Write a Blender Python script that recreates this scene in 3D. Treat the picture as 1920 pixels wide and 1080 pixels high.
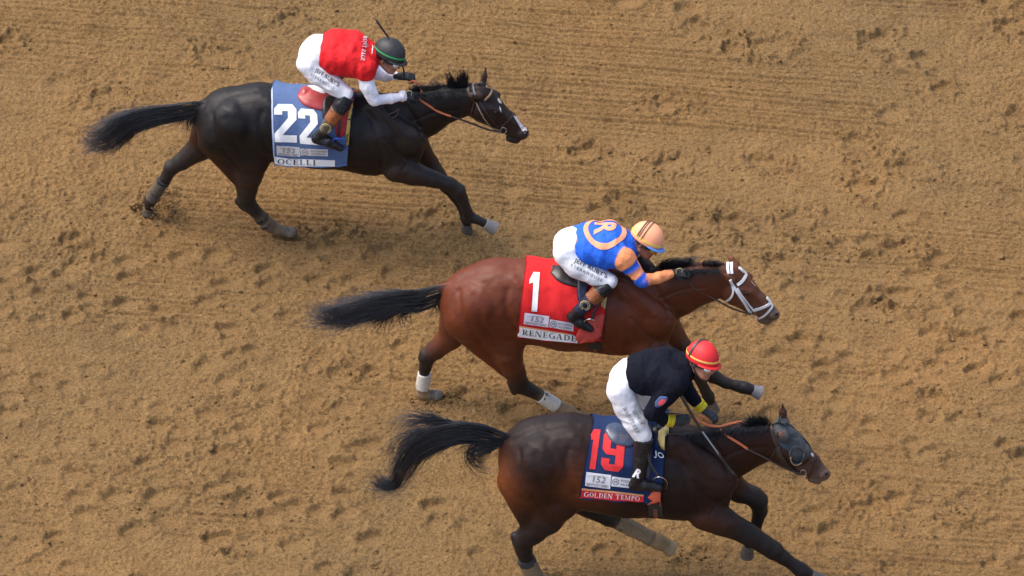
import bpy, bmesh, math, random
import numpy as np
from mathutils import Vector, Matrix
from mathutils.bvhtree import BVHTree
for o in list(bpy.data.objects): bpy.data.objects.remove(o)
scene = bpy.context.scene
R = math.radians
# ------------------------------------------------------------------ camera
PITCH = 40.0; DIST = 60.0; S = 230.0            # S: photograph pixels per metre at the aim point
FPX = S*DIST
cp, sp = math.cos(R(PITCH)), math.sin(R(PITCH))
FWD = np.array([0, cp, -sp]); UP = np.array([0, sp, cp]); RT = np.array([1.0, 0, 0])
CAM = -FWD*DIST
cd = bpy.data.cameras.new('camera'); cam = bpy.data.objects.new('camera', cd); scene.collection.objects.link(cam)
cam.location = CAM; cam.rotation_euler = (R(90-PITCH), 0, 0)
cd.sensor_width = 36; cd.lens = 36*FPX/1920; cd.clip_end = 3000; cd.clip_start = 1
scene.camera = cam
# ------------------------------------------------------------------ light
SUN_EL, SUN_AZ = 60.0, -72.0                     # azimuth measured from +Y (away from the camera) towards +X
w = bpy.data.worlds.new("World"); scene.world = w; w.use_nodes = True
nt = w.node_tree; bg = nt.nodes['Background']; sky = nt.nodes.new('ShaderNodeTexSky')
sky.sky_type = 'NISHITA'; sky.sun_disc = False; sky.sun_elevation = R(SUN_EL); sky.sun_rotation = R(SUN_AZ)
sky.air_density = 1.0; sky.dust_density = 4.0; sky.ozone_density = 1.0
nt.links.new(sky.outputs[0], bg.inputs[0]); bg.inputs[1].default_value = 0.15
sl = bpy.data.lights.new('sun', 'SUN'); sl.energy = 1.2; sl.angle = R(42); sl.color = (1, .955, .89)
so = bpy.data.objects.new('sun', sl); scene.collection.objects.link(so)
sd = Vector((math.sin(R(SUN_AZ))*math.cos(R(SUN_EL)), math.cos(R(SUN_AZ))*math.cos(R(SUN_EL)), math.sin(R(SUN_EL))))
so.rotation_euler = sd.to_track_quat('Z', 'Y').to_euler(); so.location = sd*20
scene.view_settings.view_transform = 'Standard'; scene.view_settings.look = 'None'
scene.view_settings.exposure = 1.07; scene.view_settings.gamma = 1
# ------------------------------------------------------------------ basics
def ray(px, py):
    d = FWD + RT*((px-960)/FPX) + UP*((540-py)/FPX)
    return d/np.linalg.norm(d)
def at_z(px, py, z):
    d = ray(px, py); return CAM + d*((z-CAM[2])/d[2])
class Frame:
    """upright local frame of one horse: X ahead, Y away from the camera, Z up; w is the offset towards the camera"""
    def __init__(s, px, py, z, head=-4.0):
        P = at_z(px, py, z); s.O = np.array([P[0], P[1], 0.0]); s.a = R(head)
        c, q = math.cos(s.a), math.sin(s.a)
        s.M = np.array([[c, q, 0], [-q, c, 0], [0, 0, 1]])     # world -> local
    def L(s, px, py, w=0.0):
        o = s.M@(CAM-s.O); d = s.M@ray(px, py)
        return o + d*((-w-o[1])/d[1])
    def lray(s, px, py): return s.M@(CAM-s.O), s.M@ray(px, py)
    def world(s, p): return s.M.T@np.asarray(p)+s.O
COL = scene.collection
FR = {}
def put(o, fr=None, parent=None):
    COL.objects.link(o)
    if parent is not None: o.parent = parent
    elif fr is not None:
        o.location = fr.O; o.rotation_euler = (0, 0, fr.a)
    return o
def mesh_obj(name, V, F, mat, fr=None, parent=None, smooth=True, col=None):
    me = bpy.data.meshes.new(name)
    V = np.asarray(V, dtype=np.float32)
    if isinstance(F, np.ndarray):
        n, k = F.shape
        me.vertices.add(len(V)); me.vertices.foreach_set('co', V.ravel())
        me.loops.add(n*k); me.loops.foreach_set('vertex_index', F.ravel().astype(np.int32))
        me.polygons.add(n); me.polygons.foreach_set('loop_start', np.arange(0, n*k, k, dtype=np.int32))
        me.polygons.foreach_set('loop_total', np.full(n, k, dtype=np.int32)); me.update(calc_edges=True)
    else:
        me.from_pydata([tuple(map(float, v)) for v in V], [], F); me.update()
    if smooth: me.polygons.foreach_set('use_smooth', np.ones(len(me.polygons), dtype=bool))
    if col is not None:
        at = me.attributes.new('Col', 'FLOAT_COLOR', 'POINT')
        c4 = np.ones((len(V), 4), dtype=np.float32); c4[:, :3] = col; at.data.foreach_set('color', c4.ravel())
    for m in (mat if isinstance(mat, list) else [mat]): me.materials.append(m)
    o = bpy.data.objects.new(name, me); put(o, fr, parent); return o
def tag(o, label, cat, group=None, kind=None):
    if label: o['label'] = label
    if cat: o['category'] = cat
    if group: o['group'] = group
    if kind: o['kind'] = kind
    return o
def empty(name, fr):
    o = bpy.data.objects.new(name, None); o.empty_display_size = .1; put(o, fr); return o
# ------------------------------------------------------------------ materials
def mat(name, color=(.5, .5, .5), rough=.6, attr=False, var=.0, vscale=20, bump=0, bscale=60, metal=0, coat=0, sheen=0, spec=.5,
        mottle=None, stretch=None, dust=0, dustcol=(.36, .23, .12), bump2=0, b2scale=8, detail=4, wear=0, grad=None):
    m = bpy.data.materials.new(name); m.use_nodes = True; t = m.node_tree; N = t.nodes; Lk = t.links
    b = N['Principled BSDF']; b.inputs['Roughness'].default_value = rough; b.inputs['Metallic'].default_value = metal
    b.inputs['Coat Weight'].default_value = coat; b.inputs['Coat Roughness'].default_value = .25
    b.inputs['Sheen Weight'].default_value = sheen; b.inputs['Specular IOR Level'].default_value = spec
    tc = N.new('ShaderNodeTexCoord'); vec = tc.outputs['Object']
    if stretch:
        mp = N.new('ShaderNodeMapping'); mp.inputs['Scale'].default_value = stretch; Lk.new(vec, mp.inputs[0]); vec = mp.outputs[0]
    def noise(sc, det=4, r=.55):
        n = N.new('ShaderNodeTexNoise'); n.inputs['Scale'].default_value = sc; n.inputs['Detail'].default_value = det
        n.inputs['Roughness'].default_value = r; Lk.new(vec, n.inputs['Vector']); return n.outputs['Fac']
    if attr:
        a = N.new('ShaderNodeAttribute'); a.attribute_name = 'Col'; c = a.outputs['Color']
    else:
        rg = N.new('ShaderNodeRGB'); rg.outputs[0].default_value = (*color, 1); c = rg.outputs[0]
    def mix(c1, c2, fac, lo, hi, amount):
        mr = N.new('ShaderNodeMapRange'); mr.inputs[1].default_value = lo; mr.inputs[2].default_value = hi
        mr.inputs[4].default_value = amount; Lk.new(fac, mr.inputs[0])
        x = N.new('ShaderNodeMix'); x.data_type = 'RGBA'; Lk.new(mr.outputs[0], x.inputs[0])
        Lk.new(c1, x.inputs[6]) if not isinstance(c1, tuple) else None
        if isinstance(c2, tuple): x.inputs[7].default_value = (*c2, 1)
        else: Lk.new(c2, x.inputs[7])
        return x.outputs[2]
    if var:
        hs = N.new('ShaderNodeHueSaturation'); mr = N.new('ShaderNodeMapRange'); mr.inputs[1].default_value = .25; mr.inputs[2].default_value = .75
        mr.inputs[3].default_value = 1-var; mr.inputs[4].default_value = 1+var
        Lk.new(noise(vscale, detail), mr.inputs[0]); Lk.new(mr.outputs[0], hs.inputs['Value']); Lk.new(c, hs.inputs['Color']); c = hs.outputs[0]
    if mottle: c = mix(c, mottle, noise(vscale*.45, 5), .5, .75, .8)
    if dust:
        c = mix(c, dustcol, noise(11, 7, .7), .46, .75, dust)
        c = mix(c, dustcol, noise(70, 3, .6), .6, .72, min(1, dust*1.2))
    Lk.new(c, b.inputs['Base Color'])
    if bump or bump2:
        last = None
        for st, sc, ds in ((bump2, b2scale, .02), (bump, bscale, .004)):
            if not st: continue
            bn = N.new('ShaderNodeBump'); bn.inputs['Strength'].default_value = st; bn.inputs['Distance'].default_value = ds
            Lk.new(noise(sc, 3), bn.inputs['Height'])
            if last: Lk.new(last, bn.inputs['Normal'])
            last = bn.outputs[0]
        Lk.new(last, b.inputs['Normal'])
    return m
MT = {}
def M_(name, **k):
    if name not in MT: MT[name] = mat(name, **k)
    return MT[name]
# ------------------------------------------------------------------ implicit surfaces
def smin(a, b, k):
    h = np.clip(.5+.5*(b-a)/k, 0, 1); return b*(1-h)+a*h-k*h*(1-h)
def pdist(P, pr):
    a, b, ra, rb, k = pr['a'], pr['b'], pr['ra'], pr['rb'], pr['k']
    s = np.array([1, 1/k, 1]); ab = (b-a)*s; l2 = float(ab@ab)+1e-12
    q = (P-a)*s; t = q@ab/l2; tc = np.clip(t, 0, 1)
    e = q-tc[..., None]*ab; d = np.sqrt((e*e).sum(-1))-(ra+(rb-ra)*tc)
    ln = math.sqrt(l2)
    if pr.get('cap'):
        if 'a' in pr['cap']: d = np.maximum(d, -t*ln)
        if 'b' in pr['cap']: d = np.maximum(d, (t-1)*ln)
    if k < 1: d = d*(1+(k-1)*.35)
    return d
def prim(a, b, ra, rb, k=1.0, s=.03, c=0, cap='', neg=False):
    return dict(a=np.asarray(a, float), b=np.asarray(b, float), ra=ra, rb=rb, k=k, s=s, c=c, cap=cap, neg=neg)
def surfnets(F, org, h):
    S_ = F < 0; cnt = np.zeros(tuple(n-1 for n in F.shape), dtype=np.int8)
    offs = [(i, j, k) for i in (0, 1) for j in (0, 1) for k in (0, 1)]
    sl_ = lambda A, o: A[o[0]:A.shape[0]-1+o[0], o[1]:A.shape[1]-1+o[1], o[2]:A.shape[2]-1+o[2]]
    for o in offs: cnt += sl_(S_, o)
    mx = (cnt > 0) & (cnt < 8); I = np.argwhere(mx); idx = -np.ones(mx.shape, dtype=np.int64); idx[mx] = np.arange(len(I))
    pos = np.zeros((len(I), 3)); n = np.zeros(len(I))
    for o in offs:
        for ax in range(3):
            if o[ax]: continue
            o2 = list(o); o2[ax] = 1
            f1 = F[I[:, 0]+o[0], I[:, 1]+o[1], I[:, 2]+o[2]]; f2 = F[I[:, 0]+o2[0], I[:, 1]+o2[1], I[:, 2]+o2[2]]
            m = (f1 < 0) != (f2 < 0); t = np.where(m, f1/np.where(m, f1-f2, 1), 0)
            p = np.tile(np.array(o, float), (len(I), 1)); p[:, ax] = t
            pos[m] += p[m]; n[m] += 1
    V = org+(I+pos/n[:, None])*h
    Q = []
    for ax in range(3):
        A = np.moveaxis(S_, ax, 0); X = np.moveaxis(idx, ax, 0)
        ch = A[:-1] != A[1:]; ins = A[:-1]
        E = np.argwhere(ch[:, 1:-1, 1:-1]); i, j, k = E[:, 0], E[:, 1]+1, E[:, 2]+1
        q = np.stack([X[i, j-1, k-1], X[i, j, k-1], X[i, j, k], X[i, j-1, k]], 1)
        fl = ins[i, j, k] if ax != 1 else ~ins[i, j, k]
        q[~fl] = q[~fl][:, ::-1]; Q.append(q)
    return V, np.concatenate(Q)
def lap(V, Q, it=2, lam=.5):
    e = np.concatenate([Q[:, [0, 1]], Q[:, [1, 2]], Q[:, [2, 3]], Q[:, [3, 0]]]); e = np.concatenate([e, e[:, ::-1]])
    n = len(V); deg = np.bincount(e[:, 0], minlength=n)
    for _ in range(it):
        A = np.stack([np.bincount(e[:, 0], V[e[:, 1], c], minlength=n) for c in range(3)], 1)/np.maximum(deg, 1)[:, None]
        V = V+lam*(A-V)
    return V
def vnoise3(P, sc, seed=0):
    rg = np.random.RandomState(seed); T = rg.rand(32, 32, 32); q = P*sc; i = np.floor(q).astype(int); f = q-i; f = f*f*(3-2*f); r = 0
    for o in ((0, 0, 0), (0, 0, 1), (0, 1, 0), (0, 1, 1), (1, 0, 0), (1, 0, 1), (1, 1, 0), (1, 1, 1)):
        wgt = np.prod([f[:, c] if o[c] else 1-f[:, c] for c in range(3)], axis=0)
        r = r+wgt*T[(i[:, 0]+o[0]) % 32, (i[:, 1]+o[1]) % 32, (i[:, 2]+o[2]) % 32]
    return r*2-1
def normals(V, Q):
    n = np.cross(V[Q[:, 2]]-V[Q[:, 0]], V[Q[:, 3]]-V[Q[:, 1]]); N_ = np.zeros_like(V)
    for k in range(4):
        for c in range(3): N_[:, c] += np.bincount(Q[:, k], n[:, c], minlength=len(V))
    return N_/(np.linalg.norm(N_, axis=1)[:, None]+1e-12)
def sdf_mesh(prims, h, it=2):
    mn = np.min([np.minimum(p['a']-p['ra']*np.array([1, p['k'], 1]), p['b']-p['rb']*np.array([1, p['k'], 1])) for p in prims if not p['neg']], axis=0)-4*h
    mxx = np.max([np.maximum(p['a']+p['ra']*np.array([1, p['k'], 1]), p['b']+p['rb']*np.array([1, p['k'], 1])) for p in prims if not p['neg']], axis=0)+4*h
    ns = np.ceil((mxx-mn)/h).astype(int)+1
    F = np.full(ns, 1.0, dtype=np.float32)
    ax = [mn[c]+np.arange(ns[c])*h for c in range(3)]
    for p in prims:
        kk = np.array([1, p['k'], 1]); mg = p['s']*1.5+3*h
        lo = np.minimum(p['a']-p['ra']*kk, p['b']-p['rb']*kk)-mg; hi = np.maximum(p['a']+p['ra']*kk, p['b']+p['rb']*kk)+mg
        i0 = np.clip(((lo-mn)/h).astype(int), 0, ns); i1 = np.clip(((hi-mn)/h).astype(int)+2, 0, ns)
        if (i1 <= i0).any(): continue
        g = np.stack(np.meshgrid(*[ax[c][i0[c]:i1[c]] for c in range(3)], indexing='ij'), -1)
        d = pdist(g, p); sub = F[i0[0]:i1[0], i0[1]:i1[1], i0[2]:i1[2]]
        if p['neg']: sub[...] = -smin(-sub, d, p['s'])
        else: sub[...] = smin(sub, d, p['s'])
    V, Q = surfnets(F, mn, h)
    return lap(V, Q, it), Q
def colours(V, prims, pal, soft):
    ps = [p for p in prims if not p['neg']]
    D = np.stack([pdist(V, p) for p in ps], 1); D -= D.min(1, keepdims=True)
    W = np.exp(-D/soft); W /= W.sum(1, keepdims=True)
    C = np.array([pal[p['c']] for p in ps]); return W@C
def mesh_bvh(V, Q): return BVHTree.FromPolygons([Vector(v) for v in V], [tuple(int(i) for i in q) for q in Q])
def hit(fr, bvh, px, py, off=0.0):
    o, d = fr.lray(px, py); r = bvh.ray_cast(Vector(o), Vector(d))
    if r[0] is None:
        p = fr.L(px, py, 0.03); r = bvh.find_nearest(Vector(p))
    n = r[1]
    if n.dot(Vector(d)) > 0: n = -n
    return np.array(r[0]+n*off), np.array(n)
# ------------------------------------------------------------------ mesh makers
def resample(pts, n):
    pts = np.asarray(pts, float)
    if len(pts) > 2:                                   # Catmull-Rom
        P = np.vstack([2*pts[0]-pts[1], pts, 2*pts[-1]-pts[-2]]); out = []
        for i in range(1, len(P)-2):
            for t in np.linspace(0, 1, 9)[:-1]:
                a, b, c, d = P[i-1], P[i], P[i+1], P[i+2]
                out.append(.5*((2*b)+(-a+c)*t+(2*a-5*b+4*c-d)*t*t+(-a+3*b-3*c+d)*t**3))
        out.append(P[-2]); pts = np.array(out)
    l = np.r_[0, np.cumsum(np.linalg.norm(np.diff(pts, axis=0), axis=1))]; s = np.linspace(0, l[-1], n)
    return np.stack([np.interp(s, l, pts[:, c]) for c in range(pts.shape[1])], 1)
def sweep(P, N, wd, th, rnd=False, closed=False):
    """box (or round) section swept along points P with outward normals N"""
    P = np.asarray(P); n = len(P); V = []; F = []
    m = 8 if rnd else 4
    for i in range(n):
        t = P[min(i+1, n-1)]-P[max(i-1, 0)]
        if closed: t = P[(i+1) % n]-P[i-1]
        t = t/(np.linalg.norm(t)+1e-9); s = np.cross(N[i], t); s /= np.linalg.norm(s)+1e-9; u = np.cross(t, s)
        wi = wd[i] if hasattr(wd, '__len__') else wd; ti = th[i] if hasattr(th, '__len__') else th
        if rnd: V += [P[i]+s*wi/2*math.cos(a)+u*ti/2*math.sin(a) for a in np.arange(m)*2*math.pi/m]
        else: V += [P[i]+s*wi/2+u*ti/2, P[i]-s*wi/2+u*ti/2, P[i]-s*wi/2-u*ti/2, P[i]+s*wi/2-u*ti/2]
    for i in range(n-(0 if closed else 1)):
        for j in range(m): a = i*m+j; b = i*m+(j+1) % m; c = ((i+1) % n)*m; F.append((a, b, c+(j+1) % m, c+j))
    if not closed: F += [tuple(range(m))[::-1], tuple((n-1)*m+j for j in range(m))]
    return V, F
def strap(name, fr, bvh, pts, wd, th, m, parent, off=.004, n=None, rnd=False):
    pts = np.asarray(pts, float)
    ln = np.linalg.norm(np.diff(pts, axis=0), axis=1).sum()
    q = resample(pts, n or max(6, int(ln/3)))
    PN = [hit(fr, bvh, a, b, off) for a, b in q]
    P = np.array([p for p, _ in PN]); N_ = np.array([v for _, v in PN])
    for _ in range(2):
        P[1:-1] = .5*P[1:-1]+.25*(P[:-2]+P[2:]); N_[1:-1] = .5*N_[1:-1]+.25*(N_[:-2]+N_[2:])
    N_ /= np.linalg.norm(N_, axis=1)[:, None]
    V, F = sweep(P, N_, wd, th, rnd); return mesh_obj(name, V, F, m, fr, parent, smooth=rnd)
def tube(name, fr, pts, rad, m, parent=None, n=24, flat=None, up=(0, -.6, .8)):
    P = resample(pts, n); N_ = np.tile(np.array(up), (n, 1))
    r = np.interp(np.linspace(0, 1, n), np.linspace(0, 1, len(rad)), rad) if hasattr(rad, '__len__') else rad
    V, F = sweep(P, N_, r*2, (r*2 if flat is None else flat), True); return mesh_obj(name, V, F, m, fr, parent)
def pad(name, fr, bvh, outline, h, m, parent, off=.003, rings=7, dome=.5, col=None):
    """a thin padded panel lying on a surface, its outline given as seen from the side"""
    q = resample(list(outline)+[outline[0]], 49)[:-1]; c = q.mean(0); V = []; F = []; n = len(q)
    p0, n0 = hit(fr, bvh, c[0], c[1], off); V.append(p0+n0*h)
    for s in np.linspace(0, 1, rings+1)[1:]:
        for a in q:
            z = c+s*(a-c); p, nn = hit(fr, bvh, z[0], z[1], off); V.append(p+nn*h*(max(0, 1-s**4)**dome))
    for a in q: p, nn = hit(fr, bvh, a[0], a[1], 0); V.append(p-nn*.002)
    for j in range(n): F.append((0, 1+j, 1+(j+1) % n))
    for r in range(rings):
        for j in range(n):
            a = 1+r*n; b = 1+(r+1)*n; F.append((a+j, b+j, b+(j+1) % n, a+(j+1) % n))
    return mesh_obj(name, V, F, m, fr, parent)
def curve_fill(polys):
    cu = bpy.data.curves.new('tmp', 'CURVE'); cu.dimensions = '2D'; cu.fill_mode = 'BOTH'
    for p in polys:
        s = cu.splines.new('POLY'); s.points.add(len(p)-1); s.use_cyclic_u = True
        for i, (x, y) in enumerate(p): s.points[i].co = (x, y, 0, 1)
    return curve_mesh(cu)
def text_mesh(txt, spacing=1.0, shear=0, bold=0):
    cu = bpy.data.curves.new('tmp', 'FONT'); cu.body = txt; cu.size = 1; cu.space_character = spacing; cu.shear = shear
    cu.offset = bold; cu.resolution_u = 3; cu.fill_mode = 'BOTH'; return curve_mesh(cu)
def curve_mesh(cu):
    o = bpy.data.objects.new('tmp', cu); COL.objects.link(o); bpy.context.view_layer.update()
    me = bpy.data.meshes.new_from_object(o.evaluated_get(bpy.context.evaluated_depsgraph_get()))
    bpy.data.objects.remove(o); bpy.data.curves.remove(cu); bm = bmesh.new(); bm.from_mesh(me); bpy.data.meshes.remove(me)
    bmesh.ops.triangulate(bm, faces=bm.faces[:]); bmesh.ops.remove_doubles(bm, verts=bm.verts[:], dist=1e-5); return bm
def decal(name, fr, bvh, bm, fmap, m, parent, off=.003, maxlen=5.0):
    """lay a flat outline (bm) on a surface; fmap turns its x, y into a place on the side of the thing"""
    for v in bm.verts: x, y = fmap(v.co.x, v.co.y); v.co = (x, y, 0)
    for _ in range(5):
        es = [e for e in bm.edges if e.calc_length() > maxlen]
        if not es: break
        bmesh.ops.subdivide_edges(bm, edges=es, cuts=1); bmesh.ops.triangulate(bm, faces=bm.faces[:])
    V = [hit(fr, bvh, v.co.x, v.co.y, off)[0] for v in bm.verts]; bm.verts.index_update()
    F = [tuple(v.index for v in f.verts) for f in bm.faces]; bm.free()
    return mesh_obj(name, V, F, m, fr, parent, smooth=False)
def fitmap(bm, o, x, y):
    """affine map: the outline's box goes to the parallelogram o, o+x, o+y (y is upwards)"""
    xs = [v.co.x for v in bm.verts]; ys = [v.co.y for v in bm.verts]; a, b, c, d = min(xs), max(xs), min(ys), max(ys)
    def f(u, v):
        u = (u-a)/(b-a+1e-9); v = (v-c)/(d-c+1e-9); return o[0]+x[0]*u+y[0]*v, o[1]+x[1]*u+y[1]*v
    return f
def write(name, txt, fr, bvh, o, x, y, m, parent, off=.004, serif=False, **k):
    bm = serif_mesh(txt) if serif else text_mesh(txt, **k)
    return decal(name, fr, bvh, bm, fitmap(bm, o, x, y), m, parent, off)
# a small roman capital alphabet: B = upright bar, S = slab, D = slanted bar, R = bowl
def serif_mesh(txt, gap=.16):
    bm = bmesh.new(); X = 0.0; cnt = [0]
    def quad(a, b, c, d):
        vs = [bm.verts.new((p[0]+X, p[1], 0)) for p in (a, b, c, d)]; bm.faces.new(vs)
    T, t = .15, .06
    def bar(x, y0=0, y1=1, wd=T): quad((x, y0), (x+wd, y0), (x+wd, y1), (x, y1))
    def slab(x0, x1, y, h=t): quad((x0, y), (x1, y), (x1, y+h), (x0, y+h))
    def slant(x0, x1, wd, y0=0, y1=1): quad((x0, y0), (x0+wd, y0), (x1+wd, y1), (x1, y1))
    def bowl(cx, cy, rx, ry, a0, a1, thick=T, thin=t, n=18):
        for i in range(n):
            q = []
            for a in (a0+(a1-a0)*i/n, a0+(a1-a0)*(i+1)/n):
                c, s = math.cos(R(a)), math.sin(R(a)); q.append(((cx+rx*c, cy+ry*s), (cx+(rx-thick)*c, cy+(ry-thin)*s)))
            quad(q[0][0], q[1][0], q[1][1], q[0][1])
    for ch in txt:
        wd = .75
        if ch == 'O': bowl(.42, .5, .42, .5, 0, 360); wd = .84
        elif ch == 'C': bowl(.42, .5, .42, .5, 48, 312); bar(.66, .68, .95, t); wd = .74
        elif ch == 'G': bowl(.42, .5, .42, .5, 48, 318); bar(.62, .05, .45); slab(.52, .84, .42); wd = .82
        elif ch in 'EL':
            bar(.1); slab(0, .62, 0); slab(0, .1, .94); bar(.57, .06, .26, t); slab(.25, .34, .94); wd = .66
            if ch == 'E': slab(.25, .6, .94); bar(.55, .74, .94, t); slab(.25, .48, .47); bar(.44, .38, .62, t)
        elif ch == 'I': bar(.1); slab(0, .1, 0); slab(.25, .35, 0); slab(0, .1, .94); slab(.25, .35, .94); wd = .35
        elif ch in 'RP':
            bar(.1); slab(0, .1, 0); slab(.25, .35, 0); slab(0, .1, .94); bowl(.3, .74, .36, .26, -90, 90)
            if ch == 'R': slant(.6, .3, T, 0, .48)
            wd = .74 if ch == 'R' else .64
        elif ch == 'N': bar(.08, 0, 1, t); slant(.6, .1, T, 0, 1); bar(.7, 0, 1, t); slab(0, .08, 0); slab(0, .1, .94); slab(.62, .7, .94); slab(.76, .84, .94); wd = .84
        elif ch == 'M': bar(.08, 0, 1, t); slant(.42, .12, T*.8, 0, 1); slant(.46, .8, t, 0, 1); bar(.8, 0, .95); slab(0, .2, 0); slab(.72, 1.02, -.01); wd = 1.02
        elif ch == 'A': slant(.05, .36, t); slant(.6, .34, T); slab(.18, .62, .3); slab(0, .18, -.005); slab(.55, .84, -.005); wd = .84
        elif ch == 'D': bar(.1); slab(0, .1, 0); slab(0, .1, .94); bowl(.3, .5, .46, .5, -90, 90); wd = .78
        elif ch == 'T': bar(.3); slab(.2, .55, -.005); slab(0, .3, .94); slab(.45, .75, .94); bar(0, .72, .94, t); bar(.69, .72, .94, t); wd = .75
        elif ch == 'H': bar(.1); bar(.6); slab(.25, .6, .47); slab(0, .1, 0); slab(.75, .85, 0); slab(0, .1, .94); slab(.75, .85, .94); wd = .85
        elif ch == 'S': bowl(.3, .74, .3, .26, 40, 270, .1, .1); bowl(.3, .26, .3, .26, -140, 90, .1, .1); wd = .6
        elif ch == 'W': slant(.22, .02, T*.8); slant(.26, .48, t); slant(.66, .46, T*.8); slant(.7, .94, t); wd = 1.0
        elif ch == ' ': wd = .3
        X += wd+gap
    bmesh.ops.triangulate(bm, faces=bm.faces[:]); return bm
NUM = {'1': [[(0, .80), (.35, 1), (1, 1), (1, 0), (.42, 0), (.42, .74), (0, .70)]],
       '2': [[(0, .72), (0, .88), (.18, 1), (.82, 1), (1, .87), (1, .60), (.36, .19), (1, .19), (1, 0), (0, 0), (0, .22), (.62, .64), (.62, .82), (.36, .82), (.36, .72)]],
       '9': [[(.18, 1), (.82, 1), (1, .88), (1, .14), (.8, 0), (.2, 0), (0, .13), (0, .30), (.36, .30), (.36, .17), (.62, .17), (.62, .40), (.2, .40), (0, .52), (0, .88)],
             [(.36, .83), (.36, .56), (.62, .56), (.62, .83)]]}
# ------------------------------------------------------------------ palette
def px(v): return v/S
# ================================================================== GROUND
GA = -R(7.0)                                       # the harrow runs this way
class Lat:
    def __init__(s, seed, n=512): s.T = np.random.RandomState(seed).rand(n, n).astype(np.float32); s.n = n
    def ev(s, xs, ys, fx, fy=None, ox=0., oy=0.):
        fy = fy or fx; a = xs*fx+ox+5000; b = ys*fy+oy+5000
        i = np.floor(a).astype(int); j = np.floor(b).astype(int); u = a-i; v = b-j; u = u*u*(3-2*u); v = v*v*(3-2*v); n = s.n
        Rw = s.T[i % n]*(1-u)[:, None]+s.T[(i+1) % n]*u[:, None]
        return Rw[:, j % n]*(1-v)[None]+Rw[:, (j+1) % n]*v[None]-.5
EXT = [(-5.6, 5.6), (-5.3, 5.3)]; GH = .0098
def axis(a, b):
    c = np.arange(a, b+GH, GH); ex = [.02, .05, .1, .25, .6, 1.5, 4, 10, 30, 90, 300]
    return np.r_[(a-np.cumsum(ex))[::-1], c, c[-1]+np.cumsum(ex)]
def crater_pts():
    A = [(300,135),(390,140),(545,130),(645,125),(1010,95),(905,160),(945,200),(800,165),(800,210),(670,210),(380,190),(270,250),(275,285),(120,325),(380,265),(470,345),(515,350),(480,290),(790,290),(865,305),(760,410),(690,345),(40,495),(120,495),(340,500),(275,465),(205,520),(430,570),(235,605),(535,655),(525,700),(740,650),(865,685),(860,665),(940,460),(925,570),(790,590),(1035,750),(1075,705),(660,720),(440,745),(135,760),(65,745),(350,850),(475,805),(720,800),(1025,835),(240,855),(880,990),(800,910),(500,920),(740,860),(250,905),(1060,925),(970,920),(30,180),(60,230),(20,100),(190,190),(230,150)]
    B = [(165,80),(340,110),(515,155),(660,165),(770,170),(850,230),(650,235),(835,120),(210,215),(515,305),(360,325),(700,305),(780,290),(265,350),(445,390),(525,380),(650,345),(805,360),(640,530),(430,550),(310,530),(240,445),(800,545),(880,495),(900,625),(425,690),(600,655),(730,680),(930,755),(520,760),(780,810),(240,865),(215,935),(290,930),(290,990),(475,955),(610,910),(690,930),(870,900),(640,650)]
    C_ = [(640,115),(790,195),(930,180),(520,410),(200,595),(530,640),(910,640),(1280,570),(1475,650),(1600,345),(1430,240),(1290,735),(1890,460),(1860,110),(1350,150),(700,900),(770,870),(1030,865),(1210,960),(1425,975),(1800,5),(330,795)]
    r = [(x/1.589, 400+y/1.588, 0) for x, y in A]+[(1400+x/1.8615, 500+y/1.862, 0) for x, y in B]+[(1000+x/2.087, y/2.087, 1) for x, y in C_]
    r += [(x, y, 1) for x, y in [(20,80),(545,35),(400,108),(205,185),(290,395),(820,410),(640,455)]]
    r += [(x, y, 0) for x, y in [(700,700),(760,650),(900,660),(1080,700),(1110,740),(880,740),(700,830),(640,870),(600,960),(820,950),(700,1010),(900,1040),(1130,1030),(1280,620),(1500,640),(1540,720),(1000,455),(1120,395),(1310,470),(960,360)]]
    return r
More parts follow.
